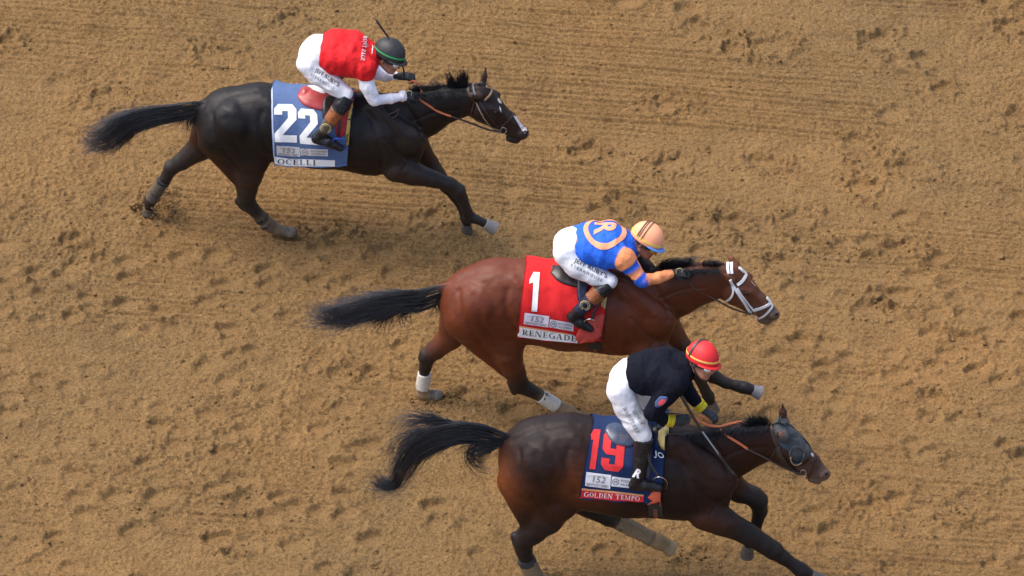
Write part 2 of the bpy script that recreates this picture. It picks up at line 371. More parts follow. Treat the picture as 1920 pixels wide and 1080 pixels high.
def build_ground():
    rs = np.random.RandomState(5); xs = axis(*EXT[0]); ys = axis(*EXT[1]); n1, n2, n3 = Lat(1), Lat(2), Lat(3)
    ca, sa = math.cos(GA), math.sin(GA)
    H = np.zeros((len(xs), len(ys)), dtype=np.float32)
    churn = np.clip((n1.ev(xs, ys, .45)+.5*n2.ev(xs, ys, 1.1)-.02)*4, 0, 1)      # 1: trampled, 0: raked smooth
    churn *= (1-.75*np.clip((-2.3-ys)/.7, 0, 1)-.45*np.clip((ys-1.0)/.8, 0, 1))[None]
    H += .05*n1.ev(xs, ys, .35)+.020*n2.ev(xs, ys, 1.3)
    # harrow lines
    ph = ys[None]*11.5+1.4*n3.ev(xs, ys, .22, .5)+.5*n1.ev(xs, ys, 1.2, 3)
    fade = np.clip(.55+2.2*n3.ev(xs, ys, .5, 1.6, 40), 0, 1)
    H += (.011*np.sin(ph*2*math.pi)+.007*np.sin(ph*2*math.pi*2.37+1))*(1-.8*churn)*fade
    H += .018*n2.ev(xs, ys, 1.6, 15)*(1-.6*churn)+.010*n3.ev(xs, ys, 3, 30)*(1-.6*churn)
    H += (.016*n2.ev(xs, ys, 5, 7)+.018*n3.ev(xs, ys, 9, 11))*(.35+.65*churn)
    # loose lumps
    b = np.abs(n1.ev(xs, ys, 11))*2; H += (.016*(.5-b))*(.15+.85*churn)
    b = np.abs(n2.ev(xs, ys, 21, 24))*2; H += .016*(.45-b)*(.35+.65*churn)
    H += .017*n3.ev(xs, ys, 30, 40)*(.5+.5*churn)+.019*n1.ev(xs, ys, 48, 62)*(.75+.25*churn)
    for s_, q_ in ((n1.ev(xs, ys, 17, 23), .9), (n3.ev(xs, ys, 27, 33), 1.)): H -= .034*q_*np.clip(.20-np.abs(s_)*2, 0, 1)*(.45+.55*churn)*np.clip(.5+2*n2.ev(xs, ys, 5), 0, 1)
    prints = []
    for (qx, qy, big) in crater_pts():
        p = at_z(qx, qy, 0); prints.append((p[0], p[1], big))
    while len(prints) < 400:                                   # the trampled strips carry more of them, also beyond the frame
        x, y = rs.uniform(-5.4, 5.4), rs.uniform(-4.9, 4.6)
        u, v = ca*x+sa*y, -sa*x+ca*y
        if rs.rand() > (.9 if (y < .6 or x > 6) else .10): continue
        if min((x-q[0])**2+(y-q[1])**2 for q in prints) < .13**2: continue
        prints.append((x, y, .5 if rs.rand() < .2 else 0))
    for (x, y, big) in prints:
        u, v = ca*x+sa*y, -sa*x+ca*y                            # to the grid's own axes
        r = rs.uniform(.068, .100)*(1.25 if big else 1); rx = r*rs.uniform(1.05, 1.45); dep = rs.uniform(.008, .027)*(1.2 if big else 1); m = .34
        i0, i1 = np.searchsorted(xs, [u-m, u+m]); j0, j1 = np.searchsorted(ys, [v-m, v+m])
        if i1-i0 < 4 or j1-j0 < 4: continue
        X, Y = xs[i0:i1]-u, ys[j0:j1]-v; an = rs.uniform(-.5, .5)
        A_ = np.cos(an)*X[:, None]+np.sin(an)*Y[None]; B_ = -np.sin(an)*X[:, None]+np.cos(an)*Y[None]
        jg = .28 if not big else .6; jag = 1+jg*n3.ev(xs[i0:i1], ys[j0:j1], 9)+jg*.6*n1.ev(xs[i0:i1], ys[j0:j1], 23)*(1+big)
        d = np.sqrt((A_/rx)**2+(B_/r)**2)*jag
        bowl = -dep*np.clip(1-np.clip(d-.72, 0, 1)/.36, 0, 1)**1.1
        bowl *= (1+.75*np.clip((B_-.5*A_)/r, -1, 1))                      # deeper at the toe, shallower at the heel
        rim = (.010+.008*big)*np.exp(-((d-1.35)/.30)**2)*(1+2*n2.ev(xs[i0:i1], ys[j0:j1], 26))
        sm = np.exp(-(d/1.0)**4)
        sub = H[i0:i1, j0:j1]; lo = .05*n1.ev(xs[i0:i1], ys[j0:j1], .35)
        sub[...] = sub*(1-(.75-.5*(big > 0))*sm)+lo*(.75-.5*(big > 0))*sm+bowl+rim
        if big: sub += .012*np.clip(np.abs(n1.ev(xs[i0:i1], ys[j0:j1], 19))-.12, 0, 1)*np.exp(-((d-1.9)/.9)**2)
    mx = np.clip(np.minimum(xs-EXT[0][0], EXT[0][1]-xs)/.6, 0, 1); my = np.clip(np.minimum(ys-EXT[1][0], EXT[1][1]-ys)/.6, 0, 1)
    H *= np.minimum(mx[:, None], my[None])
    nx, ny = len(xs), len(ys)
    V = np.stack([np.repeat(xs, ny), np.tile(ys, nx), H.ravel()], 1)
    I = (np.arange(nx-1)[:, None]*ny+np.arange(ny-1)[None]).ravel()
    Q = np.stack([I, I+ny, I+ny+1, I+1], 1)
    m = bpy.data.materials.new('track_dirt'); m.use_nodes = True; t = m.node_tree; N = t.nodes; Lk = t.links; bs = N['Principled BSDF']
    bs.inputs['Roughness'].default_value = .95; bs.inputs['Specular IOR Level'].default_value = .15
    tc = N.new('ShaderNodeTexCoord')
    def noise(sc, det, rr=.6, v=None):
        q = N.new('ShaderNodeTexNoise'); q.inputs['Scale'].default_value = sc; q.inputs['Detail'].default_value = det; q.inputs['Roughness'].default_value = rr
        Lk.new(v or tc.outputs['Object'], q.inputs['Vector']); return q.outputs['Fac']
    def ramp(f, stops):
        r_ = N.new('ShaderNodeValToRGB'); e = r_.color_ramp.elements
        while len(e) < len(stops): e.new(.5)
        for k, (p, c) in enumerate(stops): e[k].position = p; e[k].color = (*c, 1)
        Lk.new(f, r_.inputs[0]); return r_.outputs[0]
    def mul(a, b, f=1.0, mode='MULTIPLY'):
        x = N.new('ShaderNodeMix'); x.data_type = 'RGBA'; x.blend_type = mode; x.inputs[0].default_value = f; Lk.new(a, x.inputs[6]); Lk.new(b, x.inputs[7]); return x.outputs[2]
    c = ramp(noise(.42, 5, .55), [(.33, (.186, .116, .050)), (.5, (.208, .124, .051)), (.68, (.232, .132, .052))])
    c = mul(c, ramp(noise(3.2, 6, .65), [(.28, (.80, .78, .76)), (.5, (1, 1, 1)), (.75, (1.12, 1.12, 1.1))]))
    c = mul(c, ramp(noise(48, 4, .7), [(.3, (.62, .60, .57)), (.5, (1, 1, 1)), (.7, (1.28, 1.26, 1.22))]))
    c = mul(c, ramp(noise(95, 3, .7), [(.34, (.42, .40, .38)), (.46, (1, 1, 1)), (.56, (1.04, 1.04, 1.04)), (.68, (1.4, 1.4, 1.36))]))
    c = mul(c, ramp(noise(210, 3, .7), [(.3, (.55, .53, .50)), (.5, (1, 1, 1)), (.72, (1.35, 1.35, 1.3))]))
    Lk.new(c, bs.inputs['Base Color']); last = None
    for sc, ds, det in ((38, .016, 6), (120, .009, 5)):
        bn = N.new('ShaderNodeBump'); bn.inputs['Strength'].default_value = .9; bn.inputs['Distance'].default_value = ds
        Lk.new(noise(sc, det, .65), bn.inputs['Height'])
        if last: Lk.new(last, bn.inputs['Normal'])
        last = bn.outputs[0]
    Lk.new(last, bs.inputs['Normal'])
    g = mesh_obj('ground', V, Q, m); g.rotation_euler = (0, 0, GA); g['kind'] = 'structure'
    # clods
    def hgt(x, y):
        u, v = ca*x+sa*y, -sa*x+ca*y; i = min(max(np.searchsorted(xs, u), 0), nx-1); j = min(max(np.searchsorted(ys, v), 0), ny-1); return H[i, j]
    bm = bmesh.new(); bmesh.ops.create_icosphere(bm, subdivisions=2, radius=1); bv = np.array([v.co for v in bm.verts]); bf = np.array([[v.index for v in f.verts] for f in bm.faces]); bm.free()
    VV = []; FF = []; k = 0
    spots = []
    for (x, y, big) in prints:
        for _ in range(rs.randint(8, 16) if big else rs.randint(2, 7)):
            a = rs.rand()*6.283; q = rs.uniform(.07, .20+.12*big); spots.append((x+q*math.cos(a)*1.3, y+q*math.sin(a), rs.uniform(.004, .011)*(1.3 if big else 1)))
    for _ in range(2600): spots.append((rs.uniform(-5.2, 5.2), rs.uniform(-4.9, 4.6), .003+.010*rs.rand()**3))
    for _ in range(90): spots.append((rs.uniform(-5.2, 5.2), rs.uniform(-4.9, 1.0), rs.uniform(.012, .024)))
    kick = at_z(300, 392, 0)
    for _ in range(150):
        a = rs.randn(2)*np.array([.16, .13]); spots.append((kick[0]+a[0], kick[1]+a[1], rs.uniform(.006, .016), abs(rs.randn())*.07))
    for kx, ky in ((835, 745), (800, 752), (1290, 1050), (560, 440)):
        kick = at_z(kx, ky, 0)
        for _ in range(45):
            a = rs.randn(2)*np.array([.11, .07]); spots.append((kick[0]+a[0], kick[1]+a[1], rs.uniform(.004, .013), abs(rs.randn())*.02))
    for s_ in spots:
        x, y, r = s_[:3]; z = hgt(x, y)+(s_[3] if len(s_) > 3 else 0)
        sc = r*np.array([rs.uniform(.8, 1.5), rs.uniform(.7, 1.2), rs.uniform(.5, .9)]); a = rs.rand()*6.283
        q = bv*(1+.35*vnoise3(bv+rs.rand(3)*20, 1.7, 3)[:, None])*sc
        VV.append(np.stack([q[:, 0]*math.cos(a)-q[:, 1]*math.sin(a)+x, q[:, 0]*math.sin(a)+q[:, 1]*math.cos(a)+y, q[:, 2]+z+r*.25], 1)); FF.append(bf+k); k += len(bv)
    d = mesh_obj('dirt_clods', np.concatenate(VV), np.concatenate(FF), m); tag(d, 'loose crumbs and clods of brown dirt scattered over the racetrack', 'dirt clods', kind='stuff')
build_ground()
# ================================================================== HORSES
def legs_of(F_, chain, s=.022, k=.85):
    """chain of (x, y, w, radius in px, colour); one tapering limb"""
    out = []
    for p, q in zip(chain[:-1], chain[1:]):
        out.append(prim(F_.L(*p[:3]), F_.L(*q[:3]), px(p[3]), px(q[3]), 1.0 if q[3] < 20 else k, s, q[4]))
    return out
def unit_(v): return v/np.linalg.norm(v)
def hoof(F_, a, b, r, parent, col=(.075, .060, .048), n=None):
    """a: coronet, b: sole; (x, y, w)"""
    A, B = F_.L(*a), F_.L(*b); d = B-A; d /= np.linalg.norm(d); r = px(r)
    ps = [prim(A, B, r*.95, r*1.22, 1, .004, 0, 'a'), prim(B, B+d*.001, r*1.1, r*1.1, 1, .004, 1)]
    V, Q = sdf_mesh(ps, .005, 2); nn = unit_(d if n is None else np.array(n, float)); V = V-np.maximum((V-B)@nn-.006, 0)[:, None]*nn*.93; c = colours(V, ps, [col, (.42, .38, .32)], .002)
    mesh_obj('hoof', V, Q, M_('hoof_horn', attr=True, rough=.6, var=.25, vscale=60, dust=.25), F_, parent, col=c)
def wrap(F_, a, b, ra, rb, parent, col, name='leg_wrap', dust=.35):
    ra += 1.9; rb += 1.9; A, B = F_.L(*a), F_.L(*b); n = 14; t = np.linspace(0, 1, n); P = A+(B-A)*t[:, None]
    V, F = sweep(P, np.tile([0, -1., .2], (n, 1)), 2*px(np.linspace(ra, rb, n))*(1+.05*np.sin(t*38)), 2*px(np.linspace(ra, rb, n))*(1+.05*np.sin(t*38)), True)
    return mesh_obj(name, V, F, M_('wrap%s' % (col,), color=col, rough=.9, var=.2, vscale=40, dust=dust, bump=.4, bscale=150), F_, parent)
def hair(name, F_, strands, m, parent, base=(.009, .009, .011), tip=(.011, .011, .013)):
    """strands: arrays of points in the local frame"""
    V = []; F = []; k = 0; CC = []
    for P, r in strands:
        P = np.asarray(P); n = len(P); CC.append(np.tile(np.linspace(0, 1, n)**2.2, 3)); T = np.gradient(P, axis=0); T /= np.linalg.norm(T, axis=1)[:, None]+1e-9
        s = np.cross(T, [0.1, -.64, .77]); s /= np.linalg.norm(s, axis=1)[:, None]+1e-9; u = np.cross(s, T)
        w_ = r*np.clip(1.15-np.linspace(0, 1, n)**2*1.1, .05, 1)[:, None]
        for a in (0, 2.094, 4.189): V.append(P+s*w_*math.cos(a)+u*w_*math.sin(a)*.6)
        for i in range(n-1):
            for j in range(3):
                a = k+j*n+i; b = k+((j+1) % 3)*n+i; F.append((a, b, b+1, a+1))
        k += 3*n
    c = np.concatenate(CC)[:, None]; return mesh_obj(name, np.concatenate(V), np.array(F), m, F_, parent, col=np.array(base)*(1-c)+np.array(tip)*c)
def tail(F_, groups, m, parent, seed):
    rs = np.random.RandomState(seed); out = []
    for g, n, lo, hi, fr in groups:
        g = np.array(g, float); q = resample(g, 26); hw = q[:, 2]; T = np.gradient(q[:, :2], axis=0); T /= np.linalg.norm(T, axis=1)[:, None]; Nn = np.stack([-T[:, 1], T[:, 0]], 1)
        for _ in range(n):
            # locks: strands gather round a few centres
            lock = np.clip(np.round(rs.uniform(-1, 1)*3.4)/3.4+rs.randn()*.055, -1.15, 1.15); depth = rs.uniform(-1, 1)
            a = int(rs.uniform(0, lo)*25); b = int(25*(hi-(hi-lo)*.85*rs.rand()**1.15)); b = max(b, a+7); ii = np.arange(a, b+1) if b <= 25 else np.arange(a, 26)
            t = np.linspace(0, 1, len(ii)); wob = fr*(np.sin(t*rs.uniform(2, 6)+rs.rand()*6)*t**1.2*rs.uniform(.2, 1))
            off = lock*hw[ii]+wob*5+rs.randn()*fr*9*t**2.0
            P = q[ii, :2]+Nn[ii]*off[:, None]
            L_ = np.array([F_.L(x, y, .012+depth*px(h)*.45) for (x, y), h in zip(P, hw[ii])])
            out.append((L_, .0025*rs.uniform(.6, 1.3)))
    return hair('tail', F_, out, m, parent, tip=(.045, .045, .055))
def mane(F_, bvh, spec, m, parent, seed, name='mane'):
    """spec: (x0,y0,x1,y1,n, dx,dy,len jitter, curl, w0) rows of tufts along the crest"""
    rs = np.random.RandomState(seed); out = []
    for x0, y0, x1, y1, n, dx, dy, jit, curl, w0 in spec:
        for _ in range(n):
            t = rs.rand(); bx, by = x0+(x1-x0)*t+rs.randn()*1.5, y0+(y1-y0)*t+rs.randn()*1.5
            l = rs.uniform(.45, 1.1); ex, ey = dx*l+rs.randn()*jit, dy*l+rs.randn()*jit; c = curl*rs.uniform(.3, 1.2); wj = w0+rs.randn()*.012
            P = []
            for s in np.linspace(0, 1, 9):
                x = bx+ex*s+(-ey)*c*s*(1-s)*1.2; y = by+ey*s+ex*c*s*(1-s)*1.2
                P.append(F_.L(x, y, wj*(1+.3*s)+(.085*math.sqrt(s) if w0 > .02 else 0)))
            out.append((np.array(P), .0024*rs.uniform(.6, 1.3)))
    return hair(name, F_, out, m, parent)
STROKES = [([(506, 284), (494, 262), (486, 236), (490, 212)], .026, -.013), ([(398, 214), (404, 255), (428, 292), (448, 318)], .028, -.010), ([(425, 222), (440, 268), (466, 300)], .026, -.007),
           ([(384, 197), (430, 180), (480, 170), (505, 169)], .028, -.008), ([(500, 190), (512, 203)], .035, .010), ([(692, 212), (706, 248), (714, 284), (716, 312)], .024, -.013),
           ([(716, 198), (742, 230), (764, 256)], .018, .009), ([(704, 206), (730, 240), (748, 264)], .013, -.008), ([(736, 178), (766, 206), (786, 240), (792, 266)], .020, -.013),
           ([(722, 262), (742, 284), (764, 300)], .014, -.010), ([(716, 290), (735, 310)], .012, -.006), ([(772, 296), (756, 318)], .014, -.010), ([(765, 232), (815, 211), (862, 207)], .013, -.008),
           ([(510, 300), (590, 306), (680, 312)], .018, -.006), ([(450, 200), (466, 236), (460, 262)], .030, -.006), ([(415, 200), (440, 212)], .030, .006),
           ([(928, 222), (946, 236), (958, 243)], .008, -.005), ([(905, 222), (918, 228), (930, 226)], .008, -.005), ([(922, 214), (934, 214)], .007, -.004), ([(950, 222), (972, 238)], .007, .003), ([(950, 257), (965, 260), (979, 258)], .006, -.006), ([(983, 252), (987, 248)], .009, -.012), ([(972, 244), (978, 238)], .012, .004), ([(910, 190), (918, 196)], .012, -.006)]
for i in range(6): STROKES.append(([(664-i*16, 225+i*3), (672-i*16, 260+i*3), (684-i*16, 296+i*2)], .009, -.0028))
def sculpt(F_, V, Q, dx, dy, ky):
    n = normals(V, Q); bv = mesh_bvh(V, Q); D = np.zeros(len(V))
    for pts, wd, dp in STROKES:
        hx, hy = (dx, dy) if pts[0][0] < 860 else (dx+ky[1], dy+ky[2])
        P = np.array([hit(F_, bv, x+hx, (y-240)*(ky[0] if pts[0][0] < 860 else 1)+240+hy)[0] for x, y in resample(pts, 12)])
        d = np.full(len(V), 9.)
        for a, c in zip(P[:-1], P[1:]):
            ab = c-a; tt = np.clip((V-a)@ab/(ab@ab+1e-9), 0, 1); d = np.minimum(d, np.linalg.norm(V-a-tt[:, None]*ab, axis=1))
        D += dp*np.exp(-(d/wd)**2)
    return V+n*D[:, None]
def horse(F_, prims, pal, label, coat, noise_seed, soft=.018, dx=0, dy=0, ky=(1, 0, 0)):
    V, Q = sdf_mesh(prims, .0105, 2)
    n = normals(V, Q); V = V+n*(.0035*vnoise3(V, 6, noise_seed)+.0022*vnoise3(V*np.array([1, 1, .5]), 26, noise_seed+1))[:, None]
    V = sculpt(F_, V, Q, dx, dy, ky)
    c = colours(V, prims, pal, soft)
    o = mesh_obj('racehorse', V, Q, coat, F_, col=c); tag(o, label, 'horse', 'racehorses galloping side by side')
    return o, mesh_bvh(V, Q)
def eye(F_, bvh, x, y, parent, r=.017):
    p, n = hit(F_, bvh, x, y, -.004); bm = bmesh.new(); bmesh.ops.create_uvsphere(bm, u_segments=16, v_segments=10, radius=r)
    V = [np.array(v.co)*[1.2, .8, .85]+p for v in bm.verts]; F = [tuple(v.index for v in f.verts) for f in bm.faces]; bm.free()
    mesh_obj('eye', V, F, M_('horse_eye', color=(.006, .004, .003), rough=.08), F_, parent)
def base_prims(F_, trunk, neck, head, k=.8):
    P = []
    for i, (p, q) in enumerate(zip(trunk[:-1], trunk[1:])): P.append(prim(F_.L(p[0], p[1]), F_.L(q[0], q[1]), px(p[2]), px(q[2]), k, .05, 'body' if i < 2 or True else 0))
    for p, q in zip(neck[:-1], neck[1:]): P.append(prim(F_.L(p[0], p[1]), F_.L(q[0], q[1]), px(p[2]), px(q[2]), .56, .05, 'neck'))
    for i, (p, q) in enumerate(zip(head[:-1], head[1:])): P.append(prim(F_.L(p[0], p[1]), F_.L(q[0], q[1]), px(p[2]), px(q[2]), .56, .03, 'muzzle' if i == 2 else 'head'))
    return P
def Pm(F_, a, b, ra, rb, k=1, s=.025, c='body', **kw): return prim(F_.L(*a), F_.L(*b), px(ra), px(rb), k, s, c, **kw)
def head_details(F_, ox, oy, farear, nearear):
    """ox, oy: offset from the first horse's head, in photograph pixels"""
    q = lambda x, y, w=0: (x+ox, y+oy, w)
    P = [Pm(F_, q(905, 207, .055), q(914, 216, .055), 22, 19, .6, .016, 'head'),      # jowl
         Pm(F_, q(921, 203, .066), q(934, 208, .060), 6, 5, 1, .012, 'head'),         # brow
         Pm(F_, q(936, 207, .052), q(962, 232, .036), 5, 5, 1, .018, 'head'),        # cheek bone
         Pm(F_, q(921, 173, -.05), q(934, 178, -.05), 7, 6, 1, .012, 'head'),
         Pm(F_, q(978, 250, .030), q(985, 248, .028), 9, 6, 1, .012, 'muzzle'),      # nostril wing
         Pm(F_, q(957, 258, .0), q(968, 262, .0), 9, 8, .9, .014, 'muzzle'),         # chin
         Pm(F_, q(985, 253, .060), q(989, 250, .060), 3.6, 2.6, 1, .006, 'muzzle', neg=True),
         Pm(F_, q(952, 256, .055), q(976, 261, .055), 1.6, 1.6, 1, .008, 'muzzle', neg=True)]
    for e, nm in ((farear, 'ear'), (nearear, 'ear')):
        (a, b, r) = e; P.append(Pm(F_, a, b, r, 2.2, 1, .016, 'ear')); m = [(a[i]+b[i])/2 for i in range(3)]
        m[2] += .0; P.append(Pm(F_, a, m, r*.9, r*1.05, .8, .012, 'ear'))
    return P
HEAD = [(899, 178, 26), (913, 204, 32.5), (945, 228, 24.5), (976, 249, 16)]
def off(l, dx, dy): return [(p[0]+dx, p[1]+dy, *p[2:]) for p in l]
def sh(y, w): return y   # (kept for readability: pixel rows already include the lateral offset)
HORSES = {}
def coat_mat(name, spec=.28, **k):
    return mat(name, attr=True, spec=spec, rough=.50, var=.18, vscale=14, bump=.3, bscale=80, bump2=.25, b2scale=14, stretch=(.6, 1, 1), detail=5, **k)
# ---- far horse, almost black, cloth 22
A = Frame(600, 242, 1.08); FR['A'] = A
pr = base_prims(A, [(438, 230, 73), (490, 228, 77), (600, 240, 81), (690, 248, 82), (731, 247, 70)],
                [(735, 226, 60), (790, 211, 51), (840, 194, 37), (886, 186, 31)], HEAD)
pr += [Pm(A, (600, 196, 0), (695, 205, 0), 26, 30, .5, .05),
       Pm(A, (422, 252, .12), (440, 232, .13), 50, 50, .8, .02), Pm(A, (424, 218, -.12), (440, 215, -.13), 50, 50, .8, .02),
       Pm(A, (440, 262, .15), (470, 300, .17), 48, 36, .6, .022), Pm(A, (470, 300, .16), (466, 330, .14), 34, 26, .7, .02, 'belly'),
       Pm(A, (404, 268, .13), (452, 336, .14), 33, 18, .6, .02, 'belly'), Pm(A, (478, 262, .19), (492, 292, .17), 30, 18, .5, .02),
       Pm(A, (700, 212, .12), (765, 262, .17), 21, 33, .55, .016, 'shoulder'), Pm(A, (705, 262, .18), (748, 312, .17), 40, 26, .6, .016, 'shoulder'),
       Pm(A, (772, 262, .09), (766, 290, .10), 30, 24, .7, .016, 'shoulder'), Pm(A, (772, 245, -.08), (770, 280, -.10), 30, 26, .7, .016),
       Pm(A, (640, 282, .16), (700, 300, .14), 40, 34, .6, .03, 'belly'), Pm(A, (520, 262, .16), (640, 282, .16), 36, 40, .6, .03, 'belly'),
       Pm(A, (365, 200, 0), (382, 200, 0), 9, 13, 1, .03)]
pr += legs_of(A, [(466, 322, .15, 28, 'belly'), (463, 352, .13, 20, 'upleg'), (461, 371, .12, 16.5, 'leg'), (468, 385, .12, 13, 'leg'), (490, 408, .11, 11.5, 'leg'), (508, 424, .09, 11.5, 'tan'), (519, 430, .09, 11, 'tan'), (532, 434, .09, 9, 'tan')])
pr += [Pm(A, (446, 377, .12), (458, 388, .12), 7, 8, 1, .012, 'leg')]
pr += legs_of(A, [(400, 240, -.13, 42, 'body'), (376, 276, -.13, 25, 'belly'), (340, 303, -.12, 16.5, 'leg'), (322, 314, -.12, 14, 'leg'), (312, 332, -.12, 10.5, 'leg'), (290, 364, -.10, 10, 'leg'), (282, 377, -.10, 11, 'leg'), (279, 388, -.10, 9, 'leg')])
pr += [Pm(A, (317, 309, -.12), (314, 320, -.12), 6, 7, 1, .012, 'leg')]
pr += legs_of(A, [(745, 316, .17, 28, 'shoulder'), (775, 326, .16, 22, 'upleg'), (812, 336, .14, 16, 'leg'), (842, 345, .13, 13.5, 'leg'), (858, 357, .12, 14, 'leg'), (866, 371, .12, 10.5, 'leg'), (876, 396, .12, 9, 'leg'), (880, 407, .11, 11.5, 'leg'), (897, 413, .11, 8, 'leg'), (911, 420, .11, 8.5, 'leg')])
pr += legs_of(A, [(768, 262, -.12, 34, 'body'), (800, 305, -.13, 21, 'belly'), (838, 350, -.10, 13, 'leg'), (852, 366, -.10, 10, 'leg'), (868, 392, -.08, 9, 'leg'), (874, 408, -.07, 11, 'leg'), (875, 420, -.07, 9, 'leg')])
pr += head_details(A, 0, 0, ((906, 157, -.05), (911, 126, -.06), 6.5), ((898, 180, .07), (873, 178, .10), 7))
pal = dict(body=(.0060, .0045, .0048), neck=(.0075, .005, .0045), belly=(.030, .010, .006), shoulder=(.017, .012, .011), head=(.020, .012, .010), muzzle=(.030, .021, .018), ear=(.045, .025, .018), upleg=(.032, .019, .014), leg=(.020, .015, .013), tan=(.15, .10, .055))
hA, bA = horse(A, pr, pal, 'nearly black racehorse in the blue cloth numbered 22, farthest from the viewer', coat_mat('coat_black_brown', dust=.14, dustcol=(.06, .04, .03)), 11)
HORSES['A'] = (A, hA, bA, 0, 0)
hoof(A, (531, 432, .09), (545, 437, .09), 9.5, hA, n=(.25, 0, -1)); hoof(A, (278, 390, -.10), (277, 399, -.10), 9.5, hA, (.05, .04, .03), n=(.2, 0, -1))
hoof(A, (909, 419, .11), (927, 429, .11), 11, hA, (.16, .16, .16)); hoof(A, (875, 420, -.07), (875, 438, -.07), 10, hA)
TAN = (.20, .135, .075)
wrap(A, (495, 414, .11), (512, 427, .09), 11.3, 11.3, hA, (.13, .09, .055), dust=.2); wrap(A, (304, 343, -.11), (284, 374, -.10), 10.5, 10.8, hA, (.07, .055, .04), dust=.2)
wrap(A, (488, 407, .11), (492, 411, .11), 12.2, 12.2, hA, (.02, .02, .02), 'wrap_tape', .1); wrap(A, (499, 418, .10), (501, 420, .10), 12.4, 12.4, hA, (.02, .02, .02), 'wrap_tape', .1)
wrap(A, (307, 338, -.11), (305, 342, -.11), 11.2, 11.2, hA, (.02, .02, .02), 'wrap_tape', .1)
HAIR_D = HAIR_G = M_('black_hair', attr=True, rough=.42, var=.4, vscale=50)
tail(A, [([(384, 201, 9), (365, 204, 14), (330, 212, 16), (285, 219, 17), (250, 227, 19), (222, 240, 23), (196, 254, 24), (170, 264, 17), (138, 268, 6)], 720, .35, .98, 1.2), ([(210, 255, 22), (185, 264, 20), (160, 268, 14), (136, 267, 9)], 90, .3, 1, 1.5),
         ([(378, 205, 8), (352, 218, 11), (338, 238, 10), (330, 262, 8)], 130, .2, .85, 1.5), ([(372, 208, 6), (362, 228, 8), (352, 248, 9)], 90, .2, .9, 1.5),
         ([(250, 228, 18), (218, 252, 22), (198, 276, 14), (188, 294, 5)], 240, .2, 1, 1.5)], HAIR_G, hA, 3)
mane(A, bA, [(765, 170, 880, 160, 520, 6, -5, 3, .5, 0), (838, 164, 873, 160, 230, 1, -22, 6, .35, 0), (842, 160, 852, 158, 30, -12, -28, 3, .4, 0), (862, 160, 876, 158, 50, -2, -32, 3, .3, 0), (780, 170, 835, 164, 160, -14, -8, 4, .8, 0),
             (770, 180, 870, 168, 420, 10, 12, 3, .2, .03), (884, 160, 908, 158, 120, 10, 4, 3, .3, .0)], HAIR_D, hA, 4)
eye(A, bA, 929, 211, hA)
# ---- middle horse, red bay, cloth 1
B = Frame(1062, 576, 1.10); FR['B'] = B
pr = base_prims(B, [(902, 569, 76), (938, 562, 81), (990, 565, 82), (1060, 574, 86), (1150, 581, 86), (1196, 583, 72)],
                [(1205, 565, 64), (1262, 546, 53), (1310, 531, 43), (1356, 524, 34)], off(HEAD, 471, 340))
pr += [Pm(B, (1060, 530, 0), (1160, 538, 0), 26, 30, .5, .05),
       Pm(B, (887, 594, .12), (905, 572, .13), 53, 52, .8, .02), Pm(B, (887, 562, -.12), (905, 558, -.13), 53, 52, .8, .02),
       Pm(B, (908, 604, .15), (948, 638, .17), 50, 36, .6, .022), Pm(B, (950, 640, .16), (952, 668, .15), 34, 26, .7, .02, 'upleg'),
       Pm(B, (872, 608, .13), (950, 690, .13), 37, 19, .6, .02, 'body'), Pm(B, (955, 602, .19), (965, 632, .17), 32, 18, .5, .02),
       Pm(B, (1160, 545, .13), (1230, 600, .17), 28, 36, .55, .016, 'shoulder'), Pm(B, (1170, 602, .18), (1205, 648, .17), 42, 28, .6, .016, 'shoulder'),
       Pm(B, (1236, 603, .09), (1230, 630, .10), 31, 25, .7, .016, 'shoulder'), Pm(B, (1236, 585, -.08), (1234, 620, -.10), 31, 27, .7, .016),
       Pm(B, (1105, 622, .16), (1165, 636, .14), 40, 34, .6, .03, 'belly'), Pm(B, (985, 600, .16), (1105, 622, .16), 36, 40, .6, .03, 'belly'),
       Pm(B, (828, 540, 0), (846, 541, 0), 9, 14, 1, .03, 'body')]
pr += legs_of(B, [(950, 660, .15, 27, 'upleg'), (964, 695, .13, 19, 'upleg'), (974, 721, .12, 17, 'leg'), (992, 731, .12, 13, 'leg'), (1018, 745, .11, 11.5, 'leg'), (1052, 765, .09, 11.5, 'tan'), (1068, 773, .09, 12, 'tan'), (1084, 782, .09, 10, 'tan')])
pr += [Pm(B, (957, 716, .12), (966, 732, .12), 7, 9, 1, .012, 'leg')]
pr += legs_of(B, [(868, 588, -.13, 44, 'body'), (845, 630, -.13, 25, 'upleg'), (818, 655, -.12, 17, 'upleg'), (802, 668, -.12, 15, 'leg'), (797, 690, -.12, 10.5, 'leg'), (791, 722, -.10, 9.3, 'leg'), (792, 737, -.10, 11.5, 'tan'), (806, 741, -.10, 9.5, 'tan')])
pr += [Pm(B, (794, 660, -.12), (791, 672, -.12), 6.5, 7, 1, .012, 'leg')]
pr += legs_of(B, [(1203, 650, .17, 28, 'shoulder'), (1235, 660, .16, 22, 'upleg'), (1268, 674, .14, 16, 'leg'), (1296, 688, .13, 14, 'leg'), (1308, 702, .12, 11, 'leg'), (1322, 732, .12, 9, 'leg'), (1328, 744, .11, 11, 'leg'), (1333, 755, .11, 9, 'leg')])
pr += legs_of(B, [(1236, 598, -.12, 35, 'body'), (1272, 645, -.13, 21, 'upleg'), (1315, 688, -.11, 14, 'leg'), (1334, 703, -.10, 13, 'leg'), (1360, 718, -.08, 9.5, 'leg'), (1382, 724, -.07, 9.5, 'leg'), (1396, 727, -.07, 11, 'leg'), (1410, 731, -.07, 10, 'leg')])
pr += head_details(B, 471, 340, ((1381, 495, -.05), (1363, 477, -.08), 6.5), ((1371, 526, .08), (1355, 513, .11), 6.5))
